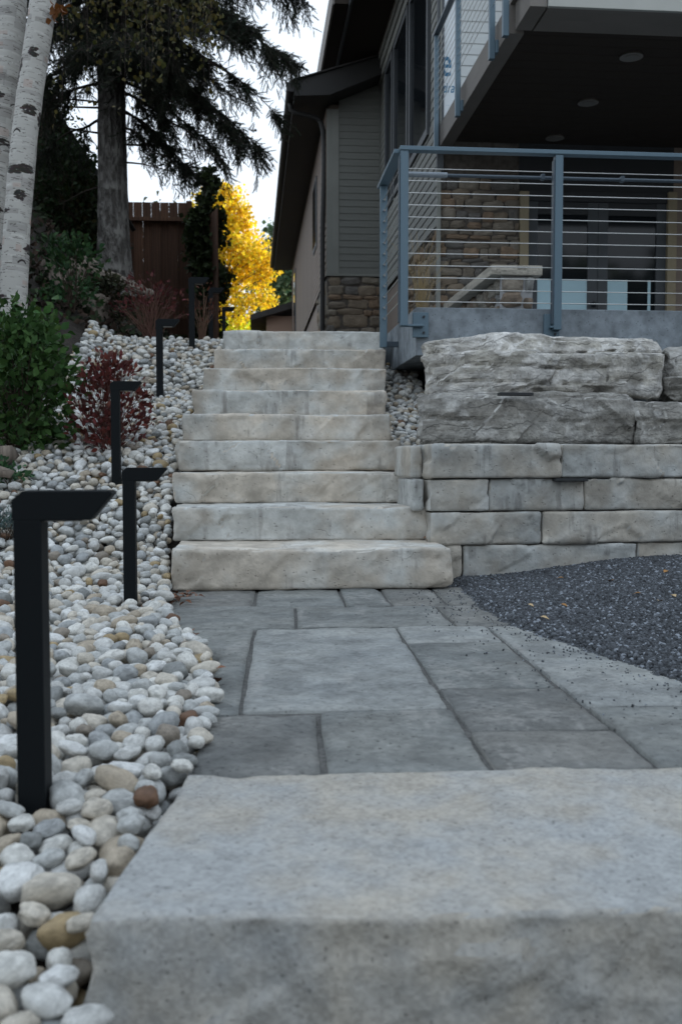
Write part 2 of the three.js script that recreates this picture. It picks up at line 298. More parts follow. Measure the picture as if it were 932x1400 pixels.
// ------------------------------------------------------------------ paving of flagstones
{
  const paving = new THREE.Group(); paving.name = 'paving'; paving.userData = { kind: 'structure', label: 'grey flagstone paving between the foreground slab and the stairs' }; scene.add(paving);
  const list = [ // x0, x1, z0 (near), z1 (far), tint
    [-0.175, 0.078, -1.785, -2.225, 1], [0.078, 0.388, -1.785, -2.25, 0], [0.388, 0.70, -1.785, -2.05, 1], [0.388, 0.70, -2.05, -2.455, 1], [0.70, 1.02, -1.785, -2.25, 0], [1.02, 1.5, -1.785, -2.6, 1],
    [-0.19, -0.095, -2.225, -2.905, 0], [-0.31, -0.095, -2.905, -3.365, 0], [-0.095, 0.388, -2.25, -3.365, 2], [0.388, 0.70, -2.455, -3.075, 0], [0.388, 0.70, -3.075, -3.375, 2], [0.70, 1.14, -2.25, -3.375, 2], [1.14, 1.5, -2.6, -3.375, 0],
    [-0.42, 0.05, -3.375, -3.87, 0], [0.05, 0.60, -3.375, -3.87, 0], [0.60, 1.0, -3.375, -3.87, 1], [-0.50, -0.11, -3.87, -4.42, 1], [-0.11, 0.25, -3.87, -4.42, 0], [0.25, 0.43, -3.87, -4.42, 0], [0.43, 0.66, -3.87, -4.42, 1], [0.66, 1.0, -3.87, -4.42, 1]];
  list.forEach(([x0, x1, z0, z1, t], k) => {
    const gap = 0.0032 + 0.0022 * hash(k, 1, 1), g = stoneBlock(x1 - x0 - gap * 2, 0.06, z0 - z1 - gap * 2, { seed: 40 + k, cell: 0.022, r: 0.009, rough: 0.004, facets: 0.002, top: 0.0055, wobble: 0.003 });
    const m = part(paving, 'paver', g, M.pavers[t]);
    m.position.set((x0 + x1) / 2, -0.062 + 0.004 * hash(k, 5, 2), (z0 + z1) / 2); m.rotation.set(0.004 * (hash(k, 2, 2) - 0.5), 0.008 * (hash(k, 3, 2) - 0.5), 0.005 * (hash(k, 4, 2) - 0.5));
  });
  for (const [x0, x1, z0, z1] of [[-0.165, 1.48, -1.79, -4.42], [-0.29, -0.166, -2.92, -4.42], [-0.41, -0.291, -3.39, -4.42]]) { const g = new THREE.PlaneGeometry(x1 - x0, z0 - z1); g.rotateX(-Math.PI / 2); g.translate((x0 + x1) / 2, -0.0095, (z0 + z1) / 2); part(paving, 'joint_sand', boxUV(g), M.sand); }
}

{ // the path goes on below the foreground slab
  const path = new THREE.Group(); path.name = 'lower_path'; path.userData = { kind: 'structure', label: 'pale paved path before the foreground slab' }; scene.add(path);
  [[-0.25, 0.55, 0], [0.55, 1.4, 2], [-0.25, 0.75, 2], [0.75, 1.4, 0], [-0.25, 0.5, 1], [0.5, 1.4, 2]].forEach(([x0, x1, t], k) => { const z0 = -1.17 + Math.floor(k / 2) * 0.9, m = part(path, 'paver', stoneBlock(x1 - x0 - 0.008, 0.06, 0.89, { seed: 80 + k, cell: 0.05, r: 0.009, rough: 0.004, facets: 0.002, top: 0.005 }), M.pavers[t]); m.position.set((x0 + x1) / 2, -0.25, z0 + 0.45); });
}

// ------------------------------------------------------------------ stone steps
const STEP_X = [[-0.484, 0.75], [-0.520, 0.705], [-0.556, 0.672], [-0.573, 0.668], [-0.590, 0.650], [-0.562, 0.668], [-0.524, 0.708], [-0.479, 0.748], [-0.434, 0.780]];
const STEP_TOP = [0.182, 0.345, 0.505, 0.677, 0.842, 1.012, 1.188, 1.360, 1.537];
const WORD = ['lowest', 'second', 'third', 'fourth', 'fifth', 'sixth', 'seventh', 'eighth', 'topmost'];
STEP_X.forEach(([x0, x1], k) => {
  const y0 = (k ? STEP_TOP[k - 1] : 0) + 0.003, h = STEP_TOP[k] - y0, depth = k === 8 ? 0.6 : 0.52;
  const g = stoneBlock(x1 - x0, h, depth, { seed: 3 + k * 5, cell: 0.0135, r: k ? 0.0095 : 0.014, rough: 0.016, facets: 0.018, fsize: 0.23, top: 0.005, wobble: k ? 0.007 : 0.012 });
  const m = solo('stone_step', g, M.step, k === 0 ? 'lowest weathered beige stone step, standing on the grey paving' : k === 8 ? 'topmost beige stone step, level with the patio slab' : `${WORD[k]} beige stone step of the stairs, counted up from the paving`, 'step', 'stone steps of the stairs');
  m.position.set((x0 + x1) / 2, y0, -(4.34 + 0.405 * k) - depth / 2); m.rotation.y = [0.022, 0.008, 0.004, 0.004, 0.008, 0.004, 0.006, 0.004, 0.006][k];
});
{
  const g = stoneBlock(1.62, 0.24, 0.575, { seed: 96, cell: 0.0115, r: 0.012, rough: 0.012, facets: 0.014, fsize: 0.2, flute: 0.013, shape: (v) => { if (v.x < 0) v.x += (0.06 * (0.5 - v.z / 0.54) - 0.03) * Math.min(1, -v.x / 0.4); }, top: 0.005, wobble: 0.008 });
  const m = solo('stone_step', g, M.slabStep, 'broad rough stone step with speckled top, before the flagstones', 'step');
  m.position.set(0.595, -0.238, -1.497); m.rotation.y = -0.012;
}

// ------------------------------------------------------------------ retaining wall of cut blocks
const WALL_POS = new THREE.Vector3(0.70, 0, -4.645), WALL_TURN = 0.105;
{
  const wall = thing('retaining_wall', 'low retaining wall of cut pale grey stone blocks behind the dark gravel', 'retaining wall', null, WALL_POS.toArray(), WALL_TURN);
  const rows = [[[0.05, 0.148], [0.165, 1.045], [1.053, 1.95]], [[0.0, 0.545], [0.553, 1.45], [1.457, 2.1]], [[-0.005, 0.29], [0.297, 0.762], [0.768, 1.6], [1.606, 2.1]], [[0.0, 0.636], [0.643, 1.42], [1.427, 2.1]]];
  const ys = [[-0.03, 0.163], [0.167, 0.322], [0.327, 0.478], [0.484, 0.645]], back = [0.02, 0.006, 0.012, -0.004];
  rows.forEach((row, r) => row.forEach(([s0, s1], k) => {
    const h = ys[r][1] - ys[r][0], g = stoneBlock(s1 - s0, h, 0.3, { seed: 130 + r * 11 + k, cell: 0.0135, r: 0.0075, rough: 0.012, facets: 0.017, fsize: 0.19, top: 0.003, wobble: 0.004 });
    const m = part(wall, 'stone_block', g, M.wall); m.position.set((s0 + s1) / 2, ys[r][0], -0.15 - back[r] - 0.008 * hash(r, k, 9)); m.rotation.y = 0.012 * (hash(r, k, 3) - 0.5);
  }));
  for (const [y0, y1, s0, s1, b] of [[0.484, 0.640, -0.075, -0.012, 0.20], [0.327, 0.478, -0.07, -0.014, 0.16], [0.0, 0.322, -0.02, 0.04, 0.22]]) { // return beside the stairs
    const m = part(wall, 'stone_block', stoneBlock(s1 - s0, y1 - y0, 0.36, { seed: 190 + Math.round(y0 * 100), cell: 0.016, r: 0.008, rough: 0.008, facets: 0.006, top: 0.003 }), M.wall); m.position.set((s0 + s1) / 2, y0, -b - 0.1);
  }
  const bar = solo('wall_light', box(0.165, 0.014, 0.05, 0.003), M.blackBar, 'slim black light bar under the top course of the retaining wall', 'light');
  bar.position.copy(new THREE.Vector3(0.685, 0.474, 0.004).applyAxisAngle(new THREE.Vector3(0, 1, 0), WALL_TURN).add(WALL_POS)); bar.rotation.y = WALL_TURN;
}
// ------------------------------------------------------------------ armour stones on the wall
function boulder(label, u0, u1, y0, y1, front, depth, mat, seed, strata, profile, cut = 0.1, turn = 0.10) {
  const a = pix(u0, 600, front), b = pix(u1, 600, front + 0.12), w = b.x - a.x, h = y1 - y0;
  const g = stoneBlock(w, h, depth, { seed, cell: 0.0105, r: 0.045, rough: 0.022, facets: 0.03, fsize: 0.3, top: 0.012, strata, wobble: 0.0, gw: 0.05,
    shape: (v) => { const t = v.x / w + 0.5; v.y *= 1 + (profile(t) - 1) * smooth(0.1, 1, v.y / h); const back = 0.5 - v.z / depth; v.z -= cut * Math.max(0, 1 - t / 0.3) * (1 - back) + 0.06 * Math.pow(Math.max(0, t - 0.6) * 2.5, 3) * (1 - back); v.x += back * 0.24 * (1 - smooth(0, 0.5, t)); v.z -= 0.05 * smooth(0.6, 1, v.y / h) * (v.z > 0 ? 1 : 0); } });
  const m = solo('armour_stone', g, mat, label, 'boulder', 'armour stones on the wall');
  m.position.set((a.x + b.x) / 2, y0, (a.z + b.z) / 2 - depth / 2); m.rotation.y = turn; return m;
}
boulder('long pale layered armour stone directly below the concrete patio edge', 585, 909, 0.905, 1.245, 5.20, 0.85, M.armourPale, 301, { h: 0.085, a: 0.015, g: 0.024 }, (t) => lerp(0.93, 1.0, smooth(0, 0.25, t)) * lerp(1, 0.945, smooth(0.35, 0.65, t)), 0.34);
boulder('darker grey cracked armour stone on the wall, under the pale layered one', 571, 868, 0.642, 0.925, 5.06, 0.9, M.armourDark, 317, { h: 0.13, a: 0.012, g: 0.018 }, (t) => lerp(0.95, 1.0, smooth(0, 0.2, t)) * lerp(1, 1.0, t), 0.2);
boulder('squat grey armour stone next to the darker cracked one on the wall', 871, 1040, 0.642, 0.872, 5.12, 0.8, M.armourDark, 331, { h: 0.10, a: 0.015, g: 0.02 }, (t) => lerp(1.04, 0.97, t));
boulder('dark layered armour stone at the end of the long pale one', 906, 1080, 0.88, 1.19, 5.34, 0.8, M.armourDark, 347, { h: 0.07, a: 0.02, g: 0.028 }, () => 1);
{
  const bar = solo('wall_light', box(0.175, 0.016, 0.06, 0.003), M.blackBar, 'slim black light bar wedged between two armour stones', 'light');
  const p = pix(704, 539, 5.09); bar.position.copy(p); bar.rotation.y = 0.1;
}

// ------------------------------------------------------------------ path lights
const LAMPS = [ // top-left pixel column, depth, top height, base height, label
  [42, 672, 1.70, -0.06, 'black angular path light beside the foreground slab, tallest in view'],
  [177, 640, 3.76, -0.05, 'black angular path light beside the lowest stone step'],
  [158, 522, 5.40, 0.36, 'black angular path light in front of the red barberry'],
  [218, 437, 7.06, 0.95, 'black angular path light beside the upper steps, right of the red barberry'],
  [262, 380, 8.03, 1.40, 'black angular path light by the topmost step, in front of the fence'],
  [288, 394, 10.2, 1.68, 'dark path light behind the topmost step, before the hedge'],
  [306, 420, 12.2, 1.80, 'farthest dark path light, below the golden tree']];
const lampSpots = [];
LAMPS.forEach(([u, v, d, base, label]) => {
  const p = pix(u, v, d), h = p.y - base; lampSpots.push([p.x, p.z]);
  const g = thing('path_light', label, 'path light', 'black path lights along the stairs', [p.x, base, p.z], 0.05);
  const W = 0.046, D = 0.07, A = 0.162, t = 0.046;
  const post = box(W, h - t, D, 0.003); post.translate(0, (h - t) / 2, 0); part(g, 'post', post, M.lamp);
  const s = new THREE.Shape(); s.moveTo(-W / 2, -t); s.lineTo(A - W / 2 - 0.036, -t); s.lineTo(A - W / 2, -0.003); s.lineTo(A - W / 2 - 0.003, 0); s.lineTo(-W / 2 + 0.016, 0); s.lineTo(-W / 2, -0.014); s.closePath();
  const arm = new THREE.ExtrudeGeometry(s, { depth: D - 0.004, bevelEnabled: true, bevelSize: 0.002, bevelThickness: 0.002, bevelSegments: 2 }); arm.translate(0, h, -D / 2 + 0.002); const head = part(g, 'lamp_head', boxUV(arm), M.lamp);
  const lens = box(0.062, 0.004, D - 0.022, 0.001); lens.translate(0.058, h - t - 0.0025, 0); part(head, 'lens', lens, M.lens);
});

// ------------------------------------------------------------------ river pebbles, dropped one by one onto a height field
function pebbleShape(seed, detail) {
  let g = new THREE.IcosahedronGeometry(1, detail); g.deleteAttribute('uv'); g.deleteAttribute('normal'); g = mergeVertices(g, 1e-4);
  const p = g.attributes.position, v = new THREE.Vector3();
  for (let i = 0; i < p.count; i++) {
    v.fromBufferAttribute(p, i).normalize();
    const k = 1 + 0.20 * noise(v.x * 1.1 + seed * 3.3, v.y * 1.1, v.z * 1.1) + 0.09 * noise(v.x * 2.4, v.y * 2.4 + seed * 2.2, v.z * 2.4) - 0.10 * Math.pow(Math.abs(v.y), 3) - 0.16 * smooth(0.45, 0.9, v.x * Math.sin(seed * 2.1) + v.z * Math.cos(seed * 2.1)) * (seed % 2) + 0.03 * noise(v.x * 5, v.y * 5, v.z * 5 + seed);
    p.setXYZ(i, v.x * k, v.y * k, v.z * k);
  }
  g.computeVertexNormals(); return boxUV(g, seed * 0.3, seed * 0.7);
}
{
  const R = mulberry(77);
  const PAL = [ // base colour, weight, wording
    [[0.72, 0.71, 0.67], 20, 'off-white'], [[0.63, 0.63, 0.61], 20, 'pale grey'], [[0.52, 0.53, 0.52], 16, 'light grey'], [[0.38, 0.395, 0.40], 6, 'blue-grey'], [[0.62, 0.57, 0.49], 17, 'cream'], [[0.47, 0.40, 0.31], 7, 'beige'],
    [[0.40, 0.30, 0.165], 3.2, 'ochre'], [[0.29, 0.25, 0.205], 3, 'brown-grey'], [[0.17, 0.09, 0.05], 1.3, 'rust brown'], [[0.27, 0.28, 0.275], 3, 'dark grey'], [[0.77, 0.775, 0.765], 9, 'white']];
  const total = PAL.reduce((s, p) => s + p[1], 0);
  const pick = () => { let t = R() * total; for (let i = 0; i < PAL.length; i++) { t -= PAL[i][1]; if (t <= 0) return i; } return 0; };
  const C = 0.006;
  const EDGE = [[0, -0.27], [-0.9, -0.245], [-1.22, -0.228], [-1.5, -0.205], [-1.78, -0.165], [-2.1, -0.15], [-2.4, -0.165], [-2.8, -0.195], [-3.05, -0.25], [-3.25, -0.335], [-3.7, -0.42], [-4.3, -0.49], [-4.75, -0.525], [-5.15, -0.56], [-6.0, -0.585], [-6.4, -0.56], [-6.8, -0.52], [-7.2, -0.475], [-7.6, -0.43], [-9, -0.40]];
  const placed = [];
  function field(x0, x1, z0, z1, inside, floor) {
    const nx = Math.ceil((x1 - x0) / C), nz = Math.ceil((z1 - z0) / C), H = new Float32Array(nx * nz), B = new Float32Array(nx * nz);
    for (let j = 0; j < nz; j++) for (let i = 0; i < nx; i++) {
      const x = x0 + i * C, z = z0 + j * C; let y = floor(x, z);
      for (const [lx, lz] of lampSpots) if (Math.abs(x - lx) < 0.03 && Math.abs(z - lz) < 0.042) y = 9;
      H[j * nx + i] = y; B[j * nx + i] = y;
    }
    function drop(tries, a, b, c, lift) {
      const turn = R() * Math.PI, co = Math.cos(turn), si = Math.sin(turn); let best = null;
      for (let k = 0; k < tries; k++) {
        const x = lerp(x0, x1, R()), z = lerp(z0, z1, R()); if (!inside(x, z)) { continue; }
        const want = surface(x, z), ci = (x - x0) / C, cj = (z - z0) / C, rad = Math.ceil(a / C); let rest = -9;
        for (let j = Math.max(0, Math.floor(cj - rad)); j <= Math.min(nz - 1, cj + rad); j++) for (let i = Math.max(0, Math.floor(ci - rad)); i <= Math.min(nx - 1, ci + rad); i++) {
          const dx = (i - ci) * C, dz = (j - cj) * C, u = (dx * co - dz * si) / a, v = (dx * si + dz * co) / b, q = u * u + v * v; if (q >= 0.92) continue;
          const y = H[j * nx + i] + c * Math.sqrt(1 - q); if (y > rest) rest = y;
        }
        const score = rest - want; if (rest > -8 && score < lift && (!best || score < best.score)) best = { x, z, y: rest, score };
      }
      if (!best) return false;
      const ci = (best.x - x0) / C, cj = (best.z - z0) / C, rad = Math.ceil(a / C);
      best.y -= 0.004;
      for (let j = Math.max(0, Math.floor(cj - rad)); j <= Math.min(nz - 1, cj + rad); j++) for (let i = Math.max(0, Math.floor(ci - rad)); i <= Math.min(nx - 1, ci + rad); i++) {
        const dx = (i - ci) * C, dz = (j - cj) * C, u = (dx * co - dz * si) / a, v = (dx * si + dz * co) / b, q = u * u + v * v; if (q >= 1) continue;
        const y = best.y + c * Math.sqrt(1 - q); if (y > H[j * nx + i]) H[j * nx + i] = y;
      }
      placed.push({ x: best.x, y: best.y, z: best.z, a, b, c, turn, H, at: Math.round(cj) * nx + Math.round(ci), kind: pick(), tilt: [(R() - 0.5) * 0.9, (R() - 0.5) * 0.9], spin: [R() * 6.28, R() * 6.28, R() * 6.28], shape: Math.floor(R() * 6) });
      return true;
    }
    return drop;
  }
  const size = (k = 1) => { const s = k * (0.72 + 0.62 * Math.pow(R(), 1.6)); return [0.0265 * s * (0.9 + 0.5 * R()), 0.0215 * s * (0.84 + 0.3 * R()), 0.0195 * s * (0.75 + 0.5 * R())]; };
  const left = (x, z) => x < interp(EDGE, z) - 0.004 && x > -0.30 * -z - 0.42 && !(z < -6.1 && x < -1.55 - 0.25 * (z + 6.1) * 0 ) && z > -8.45;
  // near field and far field in bands so that tries land where they count
  for (const [za, zb, n] of [[-2.4, -0.8, 2000], [-4.4, -2.4, 3200], [-6.4, -4.4, 3700], [-8.5, -6.4, 3500]]) {
    const x0 = -0.30 * -za - 0.45, x1 = -0.1;
    const drop = field(x0, x1, za, zb, left, (x, z) => { const paved = z < -1.21 && z > -4.4 && x > (z > -1.79 ? lerp(-0.262, -0.195, (-1.22 - z) / 0.57) : z > -2.22 ? -0.17 : z > -2.9 ? -0.185 : z > -3.37 ? -0.305 : z > -3.87 ? -0.415 : -0.495); if (paved) return 0.004; if (x > interp(EDGE, z) && z < -4.4) return surface(x, z) + 0.1; return surface(x, z) - 0.085; });
    for (let k = 0; k < n; k++) { const [a, b, c] = size(k % 9 === 0 ? 1.3 : 1); drop(14, a, b, c, 0.048); }
    for (let k = 0; k < n * 0.15; k++) { const [a, b, c] = size(0.72); drop(14, a, b, c, 0.03); }
  }
  const strip = (x, z) => { const k = clamp(Math.floor((-z - 4.34) / 0.405), 0, 8); return x > STEP_X[k][1] + 0.015 && x < 1.04 && z < -5.0; };
  const drop = field(0.6, 1.12, -7.75, -4.95, strip, (x, z) => { const k = clamp(Math.floor((-z - 4.34) / 0.405), 0, 8); return x < STEP_X[k][1] ? 9 : surface(x, z) - 0.06; });
  for (let k = 0; k < 1500; k++) { const [a, b, c] = size(); drop(12, a, b, c, 0.045); }
  // those that show largest are things of their own
  const inv = new THREE.Vector3();
  for (const p of placed) {
    inv.set(p.x, p.y, p.z).sub(EYE); const d = inv.dot(FORWARD), u = 466 + FOCAL * inv.dot(RIGHT) / d, v = 700 - FOCAL * inv.dot(UPWARD) / d;
    const open = p.y + p.c - p.H[p.at] > -0.006 && d > 0.6 && u > -10 && u < 932 && v < 1410;
    p.show = open ? (p.a + p.b) / d : 0;
  }
  placed.sort((a, b) => b.show - a.show);
  const shapes = [0, 1, 2, 3, 4, 5].map((s) => pebbleShape(s + 1, 4));
  const mats = PAL.map(([c]) => std({ color: rgb(...c), map: M.pebbleMap, bumpMap: M.pebbleBump, bumpScale: 0.0012, roughness: 0.62 }));
  const e = new THREE.Euler(), q = new THREE.Quaternion(), q2 = new THREE.Quaternion(), s = new THREE.Vector3(), t = new THREE.Vector3();
  const matrix = (p) => { // yaw, then tilt, of a scaled and spun shape
    q.setFromEuler(e.set(p.tilt[0], p.turn, p.tilt[1], 'YXZ')); q2.setFromEuler(e.set(...p.spin));
    return new THREE.Matrix4().makeTranslation(p.x, p.y, p.z).multiply(new THREE.Matrix4().makeRotationFromQuaternion(q)).multiply(new THREE.Matrix4().makeScale(p.a, p.c, p.b)).multiply(new THREE.Matrix4().makeRotationFromQuaternion(q2));
  };
  placed.slice(0, 300).forEach((p) => {
    const m = solo('pebble', shapes[p.shape], mats[p.kind], `smooth ${PAL[p.kind][2]} river pebble in the bed beside the foreground slab`, 'pebble', `${PAL[p.kind][2]} pebbles in the near bed`);
    m.position.set(p.x, p.y, p.z); m.quaternion.setFromEuler(e.set(p.tilt[0], p.turn, p.tilt[1], 'YXZ')); m.scale.set(p.a, p.c, p.b);
  });
  const rest = placed.slice(300), im = new THREE.InstancedMesh(pebbleShape(9, 3), std({ map: M.pebbleMap, bumpMap: M.pebbleBump, bumpScale: 0.0012, roughness: 0.62 }), rest.length), c = new THREE.Color();
  rest.forEach((p, i) => { im.setMatrixAt(i, matrix(p)); const k = 0.88 + 0.24 * R(), b = PAL[p.kind][0]; im.setColorAt(i, c.setRGB(b[0] * k, b[1] * k, b[2] * k)); });
  im.name = 'river_pebbles'; im.userData = { kind: 'stuff', label: 'bed of pale rounded river pebbles along the stairs', category: 'pebbles' }; shade(im); scene.add(im);
  console.log('pebbles', placed.length);
}

// ------------------------------------------------------------------ crushed stone drive
{
  const R = mulberry(5);
  const EDGE = [[-1.0, 1.45], [-1.7, 1.22], [-2.1, 1.07], [-2.4, 0.985], [-2.65, 0.935], [-2.95, 0.87], [-3.2, 0.79], [-3.45, 0.745], [-3.9, 0.735], [-4.3, 0.755], [-4.75, 0.77]];
  const wallZ = (x) => -4.66 - (x - 0.70) * 0.105;
  const height = (x, z) => { const e = x - (interp(EDGE, z)); return -0.012 + 0.024 * smooth(0, 0.10, e) + 0.064 * smooth(0.1, 1.2, e) * smooth(-2.2, -4.6, z) + 0.02 * smooth(0.1, 0.9, e) + 0.006 * noise(x * 4, z * 4, 2); };
  const pos = [], idx = [], uv = []; const nu = 50, nz = 90;
  for (let j = 0; j <= nz; j++) { const z = lerp(-1.0, -5.0, j / nz); for (let i = 0; i <= nu; i++) { const x = interp(EDGE, z) - 0.02 + Math.pow(i / nu, 1.5) * 5; pos.push(x, height(x, z), z); uv.push(x, z); } }
  for (let j = 0; j < nz; j++) for (let i = 0; i < nu; i++) { const a = j * (nu + 1) + i, b = a + nu + 1; idx.push(a, a + 1, b, a + 1, b + 1, b); }
  const g = new THREE.BufferGeometry(); g.setAttribute('position', new THREE.Float32BufferAttribute(pos, 3)); g.setAttribute('uv', new THREE.Float32BufferAttribute(uv, 2)); g.setIndex(idx); g.computeVertexNormals();
  structure('driveway', g, M.gravelBed);
  let chip = new THREE.IcosahedronGeometry(1, 0); { const p = chip.attributes.position, v = new THREE.Vector3(); for (let i = 0; i < p.count; i++) { v.fromBufferAttribute(p, i); const k = 0.7 + 0.6 * hash(Math.round(v.x * 50), Math.round(v.y * 50), Math.round(v.z * 50)); p.setXYZ(i, v.x * k, v.y * k * 0.8, v.z * k); } chip.computeVertexNormals(); }
  const spots = [];
  for (let k = 0; k < 78000; k++) {
    const z = lerp(-1.6, -4.95, R()), e = interp(EDGE, z), x = e - 0.01 + 1.75 * R(); if (z < wallZ(x) - 0.03) continue; if (x > 0.275 * 0 + (-z) * 0.43 + 0.35) continue;
    spots.push([x, height(x, z) + 0.003 * R(), z, 0.005 + 0.0045 * R() * R()]);
  }
  for (let k = 0; k < 480; k++) { const z = lerp(-1.9, -4.3, R()), x = interp(EDGE, z) - 0.36 * Math.pow(R(), 2.4); if (x < 0.5) continue; spots.push([x, 0.003, z, 0.0018 + 0.0026 * R() * R()]); }
  const im = new THREE.InstancedMesh(chip, std({ roughness: 0.8 }), spots.length), m = new THREE.Matrix4(), q = new THREE.Quaternion(), e = new THREE.Euler(), c = new THREE.Color();
  spots.forEach(([x, y, z, s], i) => { q.setFromEuler(e.set(R() * 6, R() * 6, R() * 6)); m.compose(new THREE.Vector3(x, y, z), q, new THREE.Vector3(s * (0.8 + 0.6 * R()), s, s * (0.8 + 0.5 * R()))); im.setMatrixAt(i, m); const k = R() < 0.07 ? 3.2 : 0.3 + 1.3 * R() * R() + 0.3 * R(); im.setColorAt(i, c.setRGB(0.082 * k, 0.09 * k, 0.102 * k)); });
  im.name = 'gravel'; im.userData = { kind: 'stuff', label: 'dark blue-grey crushed stone of the drive, spilling onto the paving', category: 'gravel' }; shade(im); scene.add(im);
  // fallen leaves on it
  const leaf = leafShape(0.35, 0.3);
  const lm = [std({ color: rgb(0.34, 0.17, 0.05), roughness: 0.8, side: THREE.DoubleSide }), std({ color: rgb(0.50, 0.36, 0.20), roughness: 0.8, side: THREE.DoubleSide }), std({ color: rgb(0.17, 0.065, 0.035), roughness: 0.8, side: THREE.DoubleSide })];
  for (const [u, v, k] of [[770, 790, 0], [838, 793, 0], [765, 826, 0], [738, 843, 1], [720, 826, 1], [899, 821, 1], [876, 811, 0], [917, 813, 1], [668, 792, 2], [912, 780, 0]]) {
    const r = pix(u, v, 1).sub(EYE); let d = 3.5; for (let it = 0; it < 8; it++) { const x = EYE.x + r.x * d, z = EYE.z + r.z * d; d = (height(x, z) + 0.012 - EYE.y) / r.y; }
    const o = solo('fallen_leaf', leaf, lm[k], `${['orange', 'tan', 'dark red'][k]} fallen leaf lying on the dark gravel`, 'leaf', `${['orange', 'tan', 'dark red'][k]} leaves on the gravel`); o.position.copy(EYE).addScaledVector(r, d); o.scale.setScalar(0.032); o.rotation.set(-Math.PI / 2 + 0.4 * (R() - 0.5), R() * 0.5, R() * 6, 'YXZ');
  }
  // a drift of dry leaves at the corner of the lowest step
  const n = 70, li = new THREE.InstancedMesh(leaf, std({ roughness: 0.85, side: THREE.DoubleSide }), n);
  for (let k = 0; k < n; k++) {
    const far = k > 52, x = far ? [-0.30, 0.70, -0.19][k % 3] + 0.06 * (R() - 0.5) : -0.475 + 0.13 * R() * R() + 0.02, z = far ? [-3.1, -4.72, -2.55][k % 3] + 0.15 * (R() - 0.5) : -4.0 + 0.19 * (R() - 0.5), y = (far && k % 3 === 1 ? 0.19 : 0.012) + 0.02 * R();
    q.setFromEuler(e.set(-Math.PI / 2 + 1.1 * (R() - 0.5), 0.9 * (R() - 0.5), R() * 6)); m.compose(new THREE.Vector3(x, y, z), q, new THREE.Vector3(1, 1, 1).multiplyScalar(0.026 + 0.012 * R())); li.setMatrixAt(k, m); const t = 0.5 + R(); li.setColorAt(k, c.setRGB(0.15 * t, 0.065 * t, 0.035 * t));
  }
  li.name = 'leaf_litter'; li.userData = { kind: 'stuff', label: 'drift of dry red-brown leaves beside the lowest step', category: 'leaves' }; shade(li); scene.add(li);
}
// a leaf of unit length along +y, folded at the midrib, drooping tip
function leafShape(width = 0.3, fold = 0.25) {
  const w = width, g = new THREE.BufferGeometry();
  const P = [[0, 0, 0], [-w * 0.8, 0.28, w * fold], [0, 0.33, 0], [w * 0.8, 0.28, w * fold], [-w, 0.55, w * fold - 0.03], [0, 0.62, -0.03], [w, 0.55, w * fold - 0.03], [0, 1, -0.16]];
  g.setAttribute('position', new THREE.Float32BufferAttribute(P.flat(), 3)); g.setAttribute('uv', new THREE.Float32BufferAttribute(P.flatMap((p) => [p[0], p[1]]), 2)); g.setIndex([0, 2, 1, 0, 3, 2, 1, 2, 5, 1, 5, 4, 2, 3, 6, 2, 6, 5, 4, 5, 7, 5, 6, 7]); g.computeVertexNormals(); return g;
}

// ------------------------------------------------------------------ house frame: X right, Y up, D away from the camera, turned a little against the stairs
const TURN = Math.atan((466 - 345) / FOCAL) - YAW;
const houseToWorld = (X, Y, D) => new THREE.Vector3(X * Math.cos(TURN) - D * Math.sin(TURN), Y, -X * Math.sin(TURN) - D * Math.cos(TURN));
function houseThing(name, label, category, group, X, Y, D) { const g = thing(name, label, category, group, houseToWorld(X, Y, D).toArray(), TURN); g.userData.label = label; g.origin = [X, Y, D]; return g; }
const place = (geo, g, X, Y, D) => geo.translate(X - g.origin[0], Y - g.origin[1], -(D - g.origin[2]));
// a bevelled box given by its extents in the house frame; the part's parent may be a part of g
function slab(g, name, x0, x1, y0, y1, d0, d1, mat, parent = g, r = 0.004) { return part(parent, name, place(box(x1 - x0, y1 - y0, d1 - d0, r), g, (x0 + x1) / 2, (y0 + y1) / 2, (d0 + d1) / 2), mat); }
function rod(g, name, a, b, r, mat, parent = g, sides = 6) {
  const va = new THREE.Vector3(a[0], a[1], -a[2]), vb = new THREE.Vector3(b[0], b[1], -b[2]), L = va.distanceTo(vb), c = new THREE.CylinderGeometry(r, r, L, sides);
  c.applyQuaternion(new THREE.Quaternion().setFromUnitVectors(new THREE.Vector3(0, 1, 0), vb.clone().sub(va).normalize())); const m = va.add(vb).multiplyScalar(0.5); return part(parent, name, place(c, g, m.x, m.y, -m.z), mat);
}
function profile(g, name, pts, d0, d1, mat) { // polygon in X, Y run along D
  const s = new THREE.Shape(pts.map(([x, y]) => new THREE.Vector2(x - g.origin[0], y - g.origin[1]))), e = new THREE.ExtrudeGeometry(s, { depth: d1 - d0, bevelEnabled: false }); e.translate(0, 0, -(d1 - g.origin[2])); return part(g, name, boxUV(e), mat);
}
// lap siding: boards one above the other; facing 'front' (towards the camera) or 'left'
function siding(g, facing, a0, a1, y0, y1, at, mat, exposure = 0.112) {
  const n = Math.ceil((y1 - y0) / exposure), L = a1 - a0, geo = boxUV(new THREE.BoxGeometry(L, exposure * 1.16, 0.011)); geo.rotateX(-0.085);
  if (facing === 'left') geo.rotateY(-Math.PI / 2);
  for (let k = 0; k < n; k++) {
    const m = part(g, 'siding_board', geo, mat), y = y0 + (k + 0.5) * exposure + 0.006, c = (a0 + a1) / 2;
    if (facing === 'front') m.position.set(c - g.origin[0], y - g.origin[1], -(at - 0.012 - g.origin[2])); else m.position.set(at - 0.012 - g.origin[0], y - g.origin[1], -(c - g.origin[2]));
  }
}
